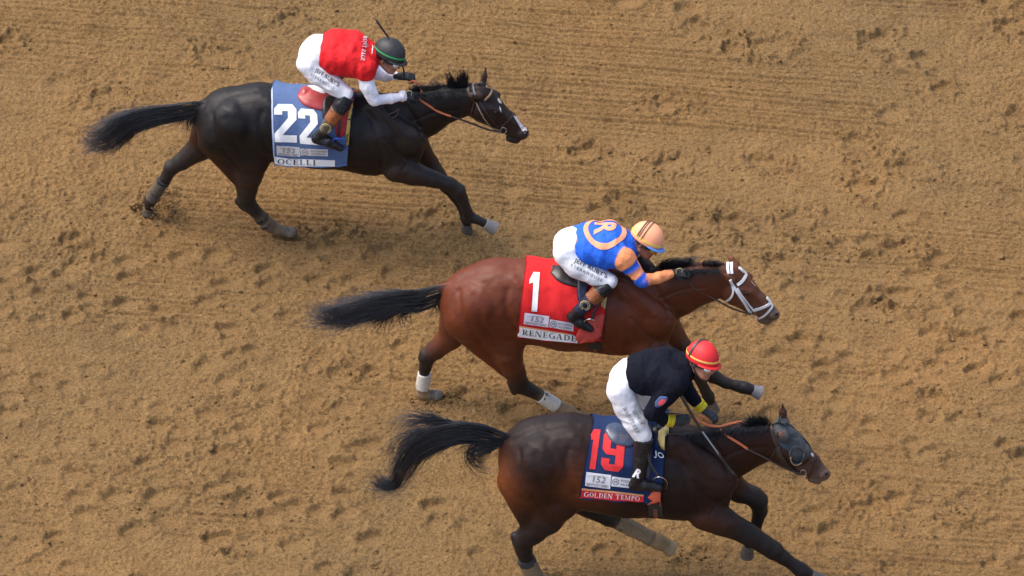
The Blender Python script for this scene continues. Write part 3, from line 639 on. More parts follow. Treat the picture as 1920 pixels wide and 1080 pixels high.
pal = dict(body=(.112, .024, .008), neck=(.085, .021, .008), belly=(.12, .028, .009), shoulder=(.105, .026, .010), head=(.12, .036, .016), muzzle=(.13, .085, .06), ear=(.14, .05, .02), upleg=(.115, .032, .014), leg=(.014, .011, .010), tan=(.24, .155, .08))
hB, bB = horse(B, pr, pal, 'reddish brown racehorse with white bridle and red cloth, between the other two horses', coat_mat('coat_red_bay', dust=.12, dustcol=(.17, .085, .045)), 21, dx=462, dy=334, ky=(1.03, 9, 6))
HORSES['B'] = (B, hB, bB, 471, 340)
hoof(B, (1083, 781, .09), (1098, 788, .09), 10, hB, n=(.3, 0, -1)); hoof(B, (804, 740, -.10), (820, 742, -.10), 9.5, hB, (.07, .06, .05), n=(.35, 0, -1))
hoof(B, (1332, 753, .11), (1338, 770, .11), 9.5, hB); hoof(B, (1410, 731, -.07), (1425, 737, -.07), 11, hB, (.16, .16, .17))
WH = (.58, .54, .46)
wrap(B, (1013, 742, .11), (1044, 761, .10), 11.8, 11.8, hB, WH)
wrap(B, (796, 700, -.11), (792, 728, -.10), 11, 10.8, hB, WH, dust=.2)
tail(B, [([(842, 543, 10), (822, 551, 16), (790, 562, 21), (745, 566, 19), (700, 575, 20), (655, 585, 19), (612, 592, 13), (560, 590, 5)], 700, .35, 1.0, 1.5), ([(655, 588, 18), (622, 592, 15), (590, 593, 12), (562, 590, 8)], 90, .3, 1, 1.5),
         ([(836, 552, 8), (822, 570, 10), (818, 592, 8), (816, 606, 5)], 90, .2, .9, 1.5), ([(770, 570, 12), (748, 590, 10), (742, 612, 5), (744, 624, 3)], 80, .2, .95, 1.5),
         ([(745, 572, 14), (708, 598, 12), (684, 622, 5)], 170, .2, .95, 1.5), ([(690, 582, 14), (640, 600, 12), (590, 606, 5)], 170, .2, .95, 1.5)], HAIR_D, hB, 5)
mane(B, bB, [(1225, 508, 1360, 498, 520, -5, -7, 2.5, .4, 0), (1232, 502, 1290, 497, 330, 26, -12, 3, -.9, 0), (1315, 500, 1345, 498, 170, 10, -10, 3, -.6, 0), (1240, 510, 1345, 504, 400, 12, 8, 3, .2, .03)], HAIR_D, hB, 6)
eye(B, bB, 1400, 551, hB)
# ---- near horse, dark bay, cloth 19
C = Frame(1174, 880, 1.12); FR['C'] = C
pr = base_prims(C, [(1025, 862, 87), (1066, 864, 91), (1174, 879, 93), (1275, 884, 92), (1300, 882, 78)],
                [(1305, 862, 68), (1362, 846, 56), (1402, 835, 43), (1446, 828, 37)], off([(900, 178, 27), (913, 204, 34), (945, 228, 26), (975, 249, 17)], 565, 639))
pr += [Pm(C, (1174, 830, 0), (1265, 838, 0), 28, 32, .5, .05),
       Pm(C, (1002, 892, .13), (1022, 868, .14), 61, 60, .8, .02), Pm(C, (1000, 858, -.13), (1022, 852, -.14), 60, 58, .8, .02),
       Pm(C, (1015, 905, .16), (1040, 940, .18), 58, 44, .6, .022), Pm(C, (1040, 940, .17), (1024, 972, .15), 42, 32, .7, .02, 'upleg'),
       Pm(C, (982, 905, .14), (1004, 985, .14), 48, 27, .6, .02, 'body'), Pm(C, (1065, 895, .20), (1072, 926, .18), 34, 20, .5, .02),
       Pm(C, (1265, 838, .14), (1342, 900, .18), 30, 40, .55, .016, 'shoulder'), Pm(C, (1280, 905, .19), (1322, 960, .18), 45, 31, .6, .016, 'shoulder'),
       Pm(C, (1346, 903, .10), (1340, 936, .11), 33, 28, .7, .016, 'shoulder'), Pm(C, (1346, 880, -.08), (1344, 918, -.10), 33, 29, .7, .016),
       Pm(C, (1220, 928, .17), (1285, 942, .15), 43, 36, .6, .03, 'belly'), Pm(C, (1100, 905, .17), (1220, 928, .17), 38, 43, .6, .03, 'belly'),
       Pm(C, (950, 824, 0), (968, 826, 0), 9, 14, 1, .03)]
pr += legs_of(C, [(1022, 972, .15, 33, 'upleg'), (1000, 995, .14, 24, 'leg'), (982, 1012, .13, 19, 'leg'), (982, 1030, .13, 15, 'leg'), (990, 1064, .12, 12.5, 'leg'), (1000, 1082, .11, 14, 'tan'), (1018, 1088, .11, 12, 'tan')])
pr += [Pm(C, (965, 1005, .13), (971, 1022, .13), 8, 9, 1, .012, 'leg')]
pr += legs_of(C, [(1055, 912, -.13, 44, 'upleg'), (1105, 946, -.13, 25, 'leg'), (1142, 968, -.12, 18, 'leg'), (1165, 981, -.11, 14, 'leg'), (1218, 1009, -.10, 12.5, 'tan'), (1234, 1016, -.09, 14, 'tan'), (1248, 1022, -.09, 12.5, 'tan')])
pr += legs_of(C, [(1322, 964, .18, 31, 'shoulder'), (1356, 978, .17, 27, 'upleg'), (1400, 1000, .15, 20, 'leg'), (1432, 1020, .14, 17, 'leg'), (1450, 1032, .13, 17, 'leg'), (1466, 1044, .13, 13, 'leg'), (1492, 1062, .12, 11, 'leg'), (1502, 1069, .12, 13, 'leg'), (1520, 1079, .12, 10.5, 'leg')])
pr += legs_of(C, [(1345, 888, -.12, 38, 'body'), (1385, 920, -.13, 21, 'upleg'), (1412, 930, -.12, 17, 'leg'), (1421, 939, -.12, 17, 'leg'), (1425, 958, -.11, 13, 'leg'), (1416, 990, -.10, 10.5, 'leg'), (1407, 1012, -.09, 12, 'leg'), (1404, 1022, -.09, 10, 'leg')])
pr += head_details(C, 565, 639, ((1469, 789, -.05), (1467, 757, -.07), 7.5), ((1470, 818, .08), (1456, 812, .11), 7))
pal = dict(body=(.012, .0068, .006), neck=(.026, .0085, .0055), belly=(.060, .015, .007), shoulder=(.026, .012, .010), head=(.05, .022, .014), muzzle=(.13, .085, .065), ear=(.045, .020, .013), upleg=(.05, .018, .011), leg=(.017, .013, .012), tan=(.24, .155, .075))
def tint(V, c):
    # the red of the coat comes through on the buttock and flank
    g = np.exp(-((V-C.L(955, 900, .12))**2/np.array([.19, .25, .20])**2).sum(1))+.7*np.exp(-((V-C.L(1100, 905, .25))**2/np.array([.22, .25, .2])**2).sum(1))
    return c+np.array([.19, .046, .009])*np.clip(g, 0, 1)[:, None]
_col = colours
colours = lambda V, p, q, s: tint(V, _col(V, p, q, s))
hC, bC = horse(C, pr, pal, 'dark brown racehorse wearing a muddy hood, in the navy cloth numbered 19', coat_mat('coat_dark_bay', spec=.18, dust=.12, dustcol=(.08, .045, .03)), 31, dx=576, dy=636, ky=(1.14, -11, 3))
colours = _col
HORSES['C'] = (C, hC, bC, 565, 639)
hoof(C, (1016, 1087, .11), (1036, 1094, .11), 11, hC); hoof(C, (1246, 1022, -.09), (1260, 1030, -.09), 12.5, hC, (.24, .155, .075))
hoof(C, (1519, 1078, .12), (1540, 1090, .12), 11.5, hC); hoof(C, (1404, 1022, -.09), (1400, 1042, -.09), 10.5, hC)
wrap(C, (1158, 977, -.11), (1222, 1010, -.095), 14.6, 12.4, hC, TAN, dust=.3); wrap(C, (987, 1050, .12), (1003, 1084, .11), 14.2, 15.6, hC, TAN, dust=.4)
wrap(C, (986, 1046, .12), (989, 1056, .12), 14.6, 14.6, hC, (.03, .03, .035), 'wrap_tape', .2)
tail(C, [([(962, 826, 10), (940, 823, 14), (905, 815, 19), (862, 812, 20), (818, 822, 21), (778, 845, 20), (755, 875, 16), (745, 898, 10), (728, 911, 8), (706, 905, 8), (684, 894, 3)], 760, .3, 1.0, 1.4), ([(750, 888, 9), (740, 908, 9), (715, 909, 9), (698, 901, 7), (680, 892, 4)], 110, .3, 1, 1.2),
         ([(940, 830, 8), (910, 840, 10), (884, 850, 9), (890, 868, 6), (912, 877, 5), (936, 871, 3)], 150, .2, .95, 1.5),
         ([(860, 800, 8), (806, 788, 7), (765, 790, 5), (738, 812, 4), (733, 845, 4)], 130, .2, .95, 2), ([(840, 812, 8), (780, 812, 7), (745, 835, 6), (736, 870, 5), (742, 890, 4)], 90, .2, .95, 2)], HAIR_D, hC, 7)
mane(C, bC, [(1255, 818, 1455, 797, 620, 6, -4, 2.5, .5, 0), (1405, 800, 1440, 797, 260, -6, -20, 5, .5, 0), (1395, 802, 1425, 798, 100, -16, -10, 4, .6, 0),
             (1248, 818, 1345, 806, 1100, -16, 27, 5, .2, .04), (1330, 808, 1440, 799, 600, -10, 13, 3, .2, .035)], HAIR_D, hC, 8)
eye(C, bC, 1494, 850, hC, .02)
# ================================================================== TACK
FAB = dict(rough=.75, var=.10, vscale=14, bump=.35, bscale=220, bump2=.25, b2scale=16, sheen=0, spec=.2)
def saddle_cloth(F_, bvh, x0, x1, bottom, m, label, seed, m_in=None):
    """hangs over the horse's back: follows the barrel to its widest line, then falls straight"""
    nu, nv = 46, 40; bottom = np.array(bottom, float); rs = np.random.RandomState(seed); G = np.zeros((nu, 2*nv-1, 3))
    for i in range(nu):
        u = i/(nu-1); xt = x0+(x1-x0)*u; bx = bottom[0, 0]+(bottom[-1, 0]-bottom[0, 0])*u; by = np.interp(bx, bottom[:, 0], bottom[:, 1])
        Xt = F_.L(xt, bottom[0, 1]-70)[0]; Xb = F_.L(bx, by, .3)[0]; zc = F_.L(xt, FR_C[id(F_)])[2]-.02; prof = []
        for ph in np.linspace(0, 100, 41):
            f = ph/100; X = Xt+(Xb-Xt)*f*.8; d = Vector((0, -math.sin(R(ph)), math.cos(R(ph)))); r = bvh.ray_cast(Vector((X, 0, zc))+d*1.0, -d)
            if r[0] is None: continue
            prof.append((r[0].y-.014*math.sin(R(ph)), r[0].z+.016*math.cos(R(ph))))
        prof = np.array(prof); k = int(np.argmin(prof[:, 0])); prof = prof[:k+1]; prof[:, 0] = np.minimum.accumulate(prof[:, 0])
        zb = F_.L(bx, by, -prof[-1, 0]+.004)[2]; prof = np.vstack([prof, [prof[-1, 0]-.004, min(zb, prof[-1, 1]-.02)]])
        l = np.r_[0, np.cumsum(np.linalg.norm(np.diff(prof, axis=0), axis=1))]; s = np.linspace(0, l[-1], nv)
        y, z = np.interp(s, l, prof[:, 0]), np.interp(s, l, prof[:, 1]); tt = s/l[-1]; X = Xt+(Xb-Xt)*tt
        G[i, nv-1:] = np.stack([X, y, z], 1); G[i, :nv] = (np.stack([X, -y, z], 1))[::-1]
    q = G.reshape(-1, 3); dn = (.5-np.abs(vnoise3(q*np.array([1, 1, .4])+q[:, [2, 1, 0]]*.3, 7, seed))*1.5)*.016+vnoise3(q*np.array([1.4, 1, .6])+q[:, [2, 1, 0]]*.8, 17, seed+3)*.008
    hang = np.clip((F_.L(x0, bottom[0, 1]-100, .2)[2]-q[:, 2])*3+.5, .15, 1.3); q[:, 1] += np.sign(q[:, 1])*(dn*hang+.004*hang)
    for _ in range(1):
        G[1:-1] = .5*G[1:-1]+.25*(G[:-2]+G[2:])
    nu_, nv_ = G.shape[:2]; q = G.reshape(-1, 3); qi = q.copy(); qi[:, 1] -= np.sign(q[:, 1])*.005; qi[:, 2] -= .003
    V = np.vstack([q, qi]); n = len(q); Fc = []
    for i in range(nu_-1):
        for j in range(nv_-1): a = i*nv_+j; Fc.append((a, a+nv_, a+nv_+1, a+1)); Fc.append((n+a, n+a+1, n+a+nv_+1, n+a+nv_))
    rim = [i*nv_ for i in range(nu_)]+[(nu_-1)*nv_+j for j in range(1, nv_)]+[i*nv_+nv_-1 for i in range(nu_-2, -1, -1)]+[j for j in range(nv_-2, 0, -1)]
    for a, b in zip(rim, rim[1:]+rim[:1]): Fc.append((a, b, n+b, n+a))
    o = mesh_obj('saddle_cloth', V, Fc, m, F_); tag(o, label, 'saddle cloth', 'numbered saddle cloths')
    bv = mesh_bvh(V[:n], np.array([f for f in Fc[:2*(nu_-1)*(nv_-1):2]])); return o, bv
FR_C = {id(A): 240, id(B): 574, id(C): 879}
def polybm(p): return curve_fill([p])
ident = lambda x, y: (x, y)
def panel(name, F_, bv, p, m, parent, off=.004): return decal(name, F_, bv, polybm(p), ident, m, parent, off)
def number(F_, bv, ch, o, x, y, m, parent):
    bm = curve_fill(NUM[ch]); return decal('number', F_, bv, bm, lambda u, v: (o[0]+x[0]*u+y[0]*v, o[1]+x[1]*u+y[1]*v), m, parent, .004)
INK = M_('print_black', color=(.03, .03, .03), rough=.8); GINK = M_('print_grey', color=(.16, .15, .15), rough=.8)
PW = M_('print_white', color=(.85, .85, .84), rough=.8, var=.04, vscale=30, dust=.05); PR = M_('print_red', color=(.60, .018, .022), rough=.75, var=.08, vscale=30)
def stickers(F_, bv, par, a, b, msk):
    """a, b: (o, x, y) parallelograms of the two sponsor patches"""
    o, x, y = a; f = lambda s, t: (o[0]+x[0]*s+y[0]*t, o[1]+x[1]*s+y[1]*t)
    p = panel('patch', F_, bv, [f(0, 0), f(1, 0), f(1, 1), f(0, 1)], msk, par, .0045)
    write('lettering', '152', F_, bv, f(.28, .36), (x[0]*.5, x[1]*.5), (y[0]*.42, y[1]*.42), GINK, p, .0075, serif=False, shear=.15)
    write('lettering', 'KENTUCKY DERBY', F_, bv, f(.06, .08), (x[0]*.88, x[1]*.88), (y[0]*.17, y[1]*.17), INK, p, .0075)
    bm = curve_fill([[(-.1, .2), (.2, .5), (.7, .62), (1.1, .5), (.7, .56), (.2, .44)]]); decal('flourish', F_, bv, bm, lambda u, v: f(.1+u*.75, .55+v*.5), GINK, p, .007)
    o, x, y = b; g = lambda s, t: (o[0]+x[0]*s+y[0]*t, o[1]+x[1]*s+y[1]*t)
    p = panel('patch', F_, bv, [g(0, 0), g(1, 0), g(1, 1), g(0, 1)], msk, par, .0045)
    c = np.array(g(.17, .5)); r = 6.0; circ = lambda rr: [(c[0]+rr*math.cos(t), c[1]+rr*math.sin(t)) for t in np.linspace(0, 6.283, 25)[:-1]]
    decal('emblem', F_, bv, curve_fill([circ(r), circ(r-.9)]), ident, INK, p, .0075)
    write('emblem', 'WR', F_, bv, (c[0]-3.2, c[1]+2.2), (6.4, .3), (0, -4.6), INK, p, .0075)
    write('lettering', 'WOODFORD', F_, bv, g(.36, .56), (x[0]*.6, x[1]*.6), (y[0]*.24, y[1]*.24), INK, p, .0075, spacing=1.1)
    write('lettering', 'RESERVE', F_, bv, g(.40, .18), (x[0]*.50, x[1]*.50), (y[0]*.22, y[1]*.22), INK, p, .0075, spacing=1.15)
# --- cloth 22
clA, cbA = saddle_cloth(A, bA, 511, 668, [(514, 309), (541, 313), (628, 314), (650, 313)], mat('cloth_blue', color=(.085, .138, .275), **FAB), 'dusty blue saddle cloth with white number 22 and a white name strip', 1)
number(A, cbA, '2', (515, 266), (42, 1), (-1.5, -71), PW, clA); number(A, cbA, '2', (563, 269), (36, 3), (-5, -66), PW, clA)
st = panel('name_strip', A, cbA, [(513.5, 293), (541, 297), (628, 300), (628, 312), (541, 311), (515, 307)], PW, clA)
write('lettering', 'OCELLI', A, cbA, (521, 307), (71, 2.5), (0, -10), INK, st, .007, serif=True)
stickers(A, cbA, clA, ((519, 290.5), (44, 3), (-.6, -18)), ((564, 291), (51, 1.5), (-.5, -13)), mat('patch_soiled', color=(.62, .60, .60), rough=.8, dust=.35))
panel('binding', A, cbA, [(508, 163), (511, 163), (513, 240), (515, 296), (512.5, 296), (510, 240)], M_('binding_pale', color=(.45, .52, .66), rough=.8, var=.1), clA, .005)
# --- cloth 1
clB, cbB = saddle_cloth(B, bB, 986, 1147, [(970, 631), (1020, 638), (1083, 644), (1128, 638)], mat('cloth_red', color=(.56, .016, .018), **FAB), 'red saddle cloth with a white number 1 on the middle horse', 2)
number(B, cbB, '1', (989, 583), (18, 1), (5, -73), PW, clB)
st = panel('name_strip', B, cbB, [(971, 612), (1020, 620), (1075, 628), (1084, 632), (1083, 643), (1020, 637.5), (970.5, 630.5)], PW, clB)
panel('piping', B, cbB, [(971, 609.5), (1020, 617.5), (1072, 626), (1075, 628), (1020, 620.3), (971, 612.3)], M_('piping_peach', color=(.70, .33, .16), rough=.8), clB, .005)
write('lettering', 'RENEGADE', B, cbB, (979, 627), (100, 12.5), (.8, -10.2), INK, st, .007, serif=True)
stickers(B, cbB, clB, ((982, 607), (46, 6.5), (2, -21)), ((1030, 613), (45, 8), (1, -15)), mat('patch_lilac', color=(.66, .62, .70), rough=.8, dust=.1))
# --- cloth 19
clC, cbC = saddle_cloth(C, bC, 1112, 1254, [(1086, 933), (1150, 939), (1206, 942), (1238, 936)], mat('cloth_navy', color=(.010, .024, .080), **FAB), 'navy saddle cloth with a red number 19 and a red name strip', 3)
number(C, cbC, '1', (1097, 878), (19, 2), (10, -74), PR, clC); number(C, cbC, '9', (1126, 880), (41, 6), (7, -74), PR, clC)
st = panel('name_strip', C, cbC, [(1087, 918), (1150, 924), (1207, 930), (1207, 941), (1150, 938), (1086, 932)], PR, clC)
panel('piping', C, cbC, [(1087, 914.5), (1150, 920.5), (1207, 927), (1207, 930), (1150, 924), (1087, 918)], M_('piping_peach'), clC, .005)
write('lettering', 'GOLDEN TEMPO', C, cbC, (1095, 930), (104, 8.5), (.8, -8.8), PW, st, .007, serif=True)
stickers(C, cbC, clC, ((1097, 910.5), (47, 6), (2.2, -26)), ((1146, 911), (44, 5), (1.5, -18)), mat('patch_white', color=(.72, .71, .74), rough=.8, dust=.05))
write('lettering', 'JO', C, cbC, (1226, 858), (19, 6), (2, -15), PW, clC, .014, bold=.01)
# --- saddles
LEA = M_('black_leather', color=(.012, .012, .014), rough=.33, var=.2, vscale=30, bump=.2, bscale=120, dust=.12); STEEL = M_('steel', color=(.55, .55, .56), rough=.25, metal=1)
def saddle(F_, bv, hb, dx, dy, flap, panels, girth, m, mseat, stirrup, mst, label, leather, gm):
    r = empty('saddle', F_); tag(r, label, 'saddle', 'racing saddles')
    ps = [Pm(F_, (585+dx, 176+dy, 0), (645+dx, 182+dy, 0), 9, 9, 1.3, .02), Pm(F_, (572+dx, 174+dy, 0), (585+dx, 176+dy, 0), 11, 10, 1.5, .02), Pm(F_, (645+dx, 180+dy, 0), (656+dx, 174+dy, 0), 11, 9, 1.2, .02)]
    V, Q = sdf_mesh(ps, .008, 3); mesh_obj('seat', V, Q, mseat, F_, r)
    pad('flap', F_, bv, flap, .011, m, r, .006, 8, .35)
    for nm, pts, mm, h in panels: pad(nm, F_, bv, pts, h, mm, r, .011, 4, .4)
    if girth: strap('girth', F_, hb, girth[0], px(girth[1]), .012, gm, r, .008); strap('girth_buckle', F_, hb, girth[0][1:], px(girth[1]*.3), .02, M_('brown_leather', color=(.16, .06, .03), rough=.5, var=.2), r, .012)
    # stirrup: a bow round the ball of the foot with a tread, hung from its leather
    c, ax, w_ = stirrup; P = []
    for t in np.linspace(-2.75, 2.75, 26): P.append(F_.L(c[0]+ax[0]*math.sin(t)*.9+ax[1]*math.cos(t), c[1]-ax[1]*math.sin(t)*.9+ax[0]*math.cos(t), w_+.045*math.sin(t)))
    P = np.array(P); V, Fc = sweep(P, np.tile([.3, -.9, .3], (26, 1)), .008, .008, True); s = mesh_obj('stirrup', V, Fc, mst, F_, r)
    tube('stirrup_leather', F_, [F_.L(*q) for q in leather], .011, LEA, r, 14, .006)
    return r
RED_L = M_('red_leather', color=(.34, .035, .040), rough=.28, var=.2, vscale=20, dust=.15)
saddle(A, cbA, bA, 0, 0, [(557, 182), (562, 170), (575, 167), (600, 172), (622, 178), (618, 196), (606, 207), (588, 204), (568, 196)],
       [('chamois', [(655, 194), (664, 192), (663, 222), (657, 242), (649, 254), (650, 230)], M_('yellow_cloth', color=(.60, .42, .10), **FAB), .010),
        ('pad_cover', [(640, 200), (650, 186), (662, 183), (661, 200), (653, 214), (649, 248), (632, 257), (630, 230)], M_('red_quilt', color=(.42, .02, .03), rough=.6, bump2=.9, b2scale=26), .016),
        ('trim', [(577, 163), (590, 163), (612, 172), (608, 178), (590, 171)], M_('trim_white', color=(.8, .8, .8), rough=.6), .012),
        ('strap_guard', [(606, 186), (615, 178), (627, 180), (623, 200), (616, 226), (606, 222), (604, 204)], LEA, .014)],
       None, RED_L, RED_L, ((634, 272), (2, 14), .33), M_('blue_stirrup', color=(.02, .07, .50), rough=.3), 'small red racing saddle under the rider in the red jersey', [(640, 196, .2), (637, 230, .3), (634, 260, .34)], LEA)
saddle(B, cbB, bB, 466, 334, [(1032, 512), (1038, 501), (1052, 498), (1085, 508), (1098, 520), (1094, 538), (1072, 537), (1046, 527)],
       [('chamois', [(1132, 560), (1138, 548), (1152, 543), (1150, 562), (1140, 572)], M_('cream_cloth', color=(.66, .50, .20), **FAB), .012),
        ('strap_guard', [(1082, 520), (1100, 516), (1104, 535), (1100, 560), (1090, 574), (1082, 556)], M_('navy_leather', color=(.012, .020, .05), rough=.4, dust=.1), .016),
        ('cloth_fold', [(1085, 619), (1100, 600), (1133, 590), (1129, 639), (1096, 643), (1079, 635)], M_('folded_red', color=(.50, .07, .055), **FAB), .008)],
       ([(1114, 640), (1116, 652), (1118, 662)], 22), LEA, LEA, ((1106, 611), (1, 14), .34), STEEL, 'black racing saddle under the rider in the blue and orange jersey', [(1130, 560, .28), (1116, 580, .32), (1110, 600, .35)], M_('girth_web', color=(.025, .022, .02), rough=.7))
saddle(C, cbC, bC, 578, 632, [(1134, 808), (1140, 796), (1156, 793), (1180, 802), (1190, 818), (1189, 836), (1164, 836), (1146, 828)],
       [('chamois', [(1234, 808), (1258, 797), (1266, 801), (1260, 812), (1257, 839), (1243, 841), (1236, 826)], M_('cream_cloth'), .016),
        ('strap_guard', [(1208, 800), (1218, 794), (1223, 806), (1223, 838), (1221, 880), (1215, 905), (1208, 880)], M_('navy_leather'), .014),
        ('cloth_fold', [(1215, 932), (1224, 921), (1237, 921), (1240, 934), (1230, 942)], M_('folded_tip', color=(.62, .12, .06), **FAB), .010)],
       ([(1228, 938), (1229, 952), (1230, 966)], 25), M_('blue_leather', color=(.035, .055, .10), rough=.22, var=.2, dust=.25), LEA, ((1236, 908), (2, 15), .34), STEEL, 'navy racing saddle under the rider in the black jacket', [(1212, 832, .27), (1218, 866, .32), (1236, 896, .35)], M_('girth_web'))
# --- bridles
def ring_pts(x, y, rx, ry=None, a=0): 
    ry = ry or rx; c, s = math.cos(a), math.sin(a)
    return [(x+rx*math.cos(t)*c-ry*math.sin(t)*s, y+rx*math.cos(t)*s+ry*math.sin(t)*c) for t in np.linspace(0, 6.283, 13)]
def bridle(key, label, items, bit):
    F_, h, bv, dx, dy = HORSES[key]; r = empty('bridle', F_); tag(r, label, 'bridle', 'racing bridles')
    for nm, pts, wd, m in items: strap(nm, F_, bv, pts, px(wd), .008, m, r, .010)
    q = ring_pts(bit[0], bit[1], 5.5, 6); P = [F_.L(x, y, .075) for x, y in q]; V, Fc = sweep(np.array(P), np.tile([0, -1., .1], (len(P), 1)), .006, .006, True); mesh_obj('bit_ring', V, Fc, STEEL, F_, r)
    return r
BRN = M_('bridle_leather', color=(.055, .026, .018), rough=.5, var=.2); TANL = M_('tan_leather', color=(.30, .20, .12), rough=.5, var=.2); ORG = M_('orange_rubber', color=(.62, .16, .055), rough=.6, var=.15, vscale=60, bump=.5, bscale=200)
WHT = M_('white_leather', color=(.78, .77, .76), rough=.5, var=.05)
brA = bridle('A', 'thin dark brown bridle on the nearly black horse', [
    ('crownpiece', [(880, 160), (879, 170), (884, 184), (893, 193)], 4, BRN), ('crownpiece', [(888, 158), (888, 168), (890, 178)], 3, M_('grey_strap', color=(.10, .10, .11), rough=.5)),
    ('browband', [(915, 158), (921, 165), (919, 176), (908, 187)], 3.4, TANL), ('cheekpiece', [(893, 191), (904, 214), (920, 236), (938, 243)], 2.0, TANL),
    ('cheekpiece', [(899, 190), (915, 215), (935, 238)], 1.6, BRN), ('throatlatch', [(887, 192), (886, 210), (879, 226)], 2.4, BRN), ('noseband', [(938, 237), (950, 228), (962, 213)], 2.6, BRN)], (944, 245))
brB = bridle('B', 'white leather bridle on the reddish brown horse', [
    ('crownpiece', [(1365, 494), (1364, 503), (1366, 513)], 5, WHT), ('crownpiece', [(1372, 493), (1371, 503), (1372, 513)], 5, WHT),
    ('browband', [(1394, 494), (1400, 502), (1398, 515), (1391, 527), (1381, 535)], 5.2, WHT), ('cheekpiece', [(1368, 524), (1378, 541), (1394, 565), (1408, 585)], 5, WHT),
    ('cheekpiece', [(1382, 540), (1397, 562), (1413, 580)], 2.6, WHT), ('throatlatch', [(1373, 536), (1375, 547), (1369, 559), (1357, 567)], 3.4, WHT),
    ('noseband', [(1412, 581), (1425, 577), (1440, 571), (1448, 563), (1444, 556)], 5.4, WHT), ('noseband', [(1423, 596), (1434, 590), (1444, 579), (1450, 569)], 3.6, WHT)], (1411, 589))
brC = bridle('C', 'black bridle with a muddy blinker hood on the dark brown horse', [
    ('crownpiece', [(1446, 793), (1447, 806), (1451, 822), (1457, 835)], 4.4, BRN), ('noseband', [(1497, 875), (1511, 869), (1524, 859), (1531, 849)], 3.4, BRN),
    ('cheekpiece', [(1457, 835), (1462, 850), (1478, 872), (1500, 888)], 9, LEA), ('noseband', [(1514, 896), (1523, 884), (1530, 868), (1534, 857)], 3, BRN), ('throatlatch', [(1455, 838), (1450, 850), (1438, 863)], 3, LEA)], (1506, 887))
HOOD = mat('hood_cloth', color=(.035, .042, .05), rough=.85, dust=.8, dustcol=(.17, .16, .145), bump=.4, bscale=140)
hd = pad('hood', C, bC, [(1450, 789), (1464, 784), (1482, 787), (1497, 797), (1510, 815), (1521, 838), (1524, 846), (1512, 861), (1498, 868), (1484, 862), (1478, 846), (1464, 838), (1454, 826), (1449, 808)], .006, HOOD, brC, .009, 14, .25)
me = hd.data; bm = bmesh.new(); bm.from_mesh(me); g = bmesh.ops.duplicate(bm, geom=bm.verts[:]+bm.edges[:]+bm.faces[:])
for v in g['geom']:
    if isinstance(v, bmesh.types.BMVert): v.co.y = -v.co.y
[bmesh.ops.smooth_vert(bm, verts=[v for v in bm.verts if not v.is_boundary], factor=.5, use_axis_x=True, use_axis_y=True, use_axis_z=True) for _ in range(4)]
for v in bm.verts: v.co += v.normal*0
bmesh.ops.recalc_face_normals(bm, faces=bm.faces[:]); bm.to_mesh(me); bm.free()
strap('ear_rim', C, bC, ring_pts(1467, 816, 10.5, 11), .009, .010, HOOD, hd, .012, rnd=True)
for nm, rx, ry, h, m in (('blinker_cup', 13, 15, .032, HOOD), ): strap(nm, C, bC, ring_pts(1492, 852, rx, ry, -.3), .010, .034, m, hd, .018, rnd=True)
strap('cup_edge', C, bC, [(1480, 852), (1482, 862), (1491, 867), (1501, 862)], .009, .012, TANL, hd, .036, rnd=True)
pad('inner_ear', C, bC, ring_pts(1468, 816, 8.5, 9)[:-1], .004, M_('ear_skin', color=(.11, .045, .028), rough=.7), hd, .003, 4)
# --- reins (part of each bridle)
def rein(F_, pts, wd, m, parent, name='rein', th=.006): return tube(name, F_, [F_.L(*p) for p in pts], px(wd)/2, m, parent, 26, th)
rein(A, [(783, 183, .09), (800, 195, .10), (822, 209, .10), (846, 218, .10)], 4.4, ORG, brA, 'rein_grip'); rein(A, [(846, 218, .10), (880, 230, .09), (915, 243, .08), (941, 248, .078)], 3.8, BRN, brA)
rein(A, [(765, 156, -.02), (776, 152, .0), (786, 163, .0), (792, 176, .03)], 3.8, ORG, brA, 'rein_grip'); rein(A, [(650, 173, .02), (668, 170, .04), (690, 172, .08), (720, 182, .10), (757, 190, .10)], 3.6, ORG, brA, 'rein_grip')
rein(A, [(788, 176, -.02), (820, 178, -.12), (880, 196, -.13), (938, 238, -.078)], 3.4, BRN, brA)
rein(A, [(728, 214, .20), (740, 210, .19), (748, 204, .18), (744, 216, .19), (735, 222, .2)], 2.2, BRN, brA, 'neck_strap')
rein(B, [(1289, 525, .10), (1305, 543, .11), (1335, 558, .10), (1372, 578, .09), (1408, 590, .078)], 3.4, BRN, brB); rein(B, [(1289, 505, -.05), (1320, 505, -.13), (1380, 540, -.13), (1408, 580, -.078)], 3.2, BRN, brB)
rein(B, [(1250, 512, .12), (1275, 508, .06), (1285, 504, -.02)], 3.6, BRN, brB)
rein(C, [(1300, 782, .17), (1322, 795, .12), (1345, 800, .05), (1372, 794, -.02), (1392, 790, -.08)], 4.6, ORG, brC, 'rein_grip'); rein(C, [(1308, 778, .10), (1322, 784, .05), (1334, 796, .02), (1350, 800, .02)], 4.2, ORG, brC, 'rein_grip')
rein(C, [(1350, 806, .08), (1368, 820, .11), (1386, 831, .12), (1402, 842, .12)], 4.8, ORG, brC, 'rein_grip'); rein(C, [(1402, 842, .12), (1430, 856, .11), (1468, 876, .09), (1503, 890, .078)], 4.0, BRN, brC)
rein(C, [(1392, 790, -.08), (1440, 800, -.16), (1500, 860, -.08)], 3.4, BRN, brC); rein(C, [(1247, 776, .20), (1270, 776, .19), (1300, 784, .17)], 3.0, BRN, brC)
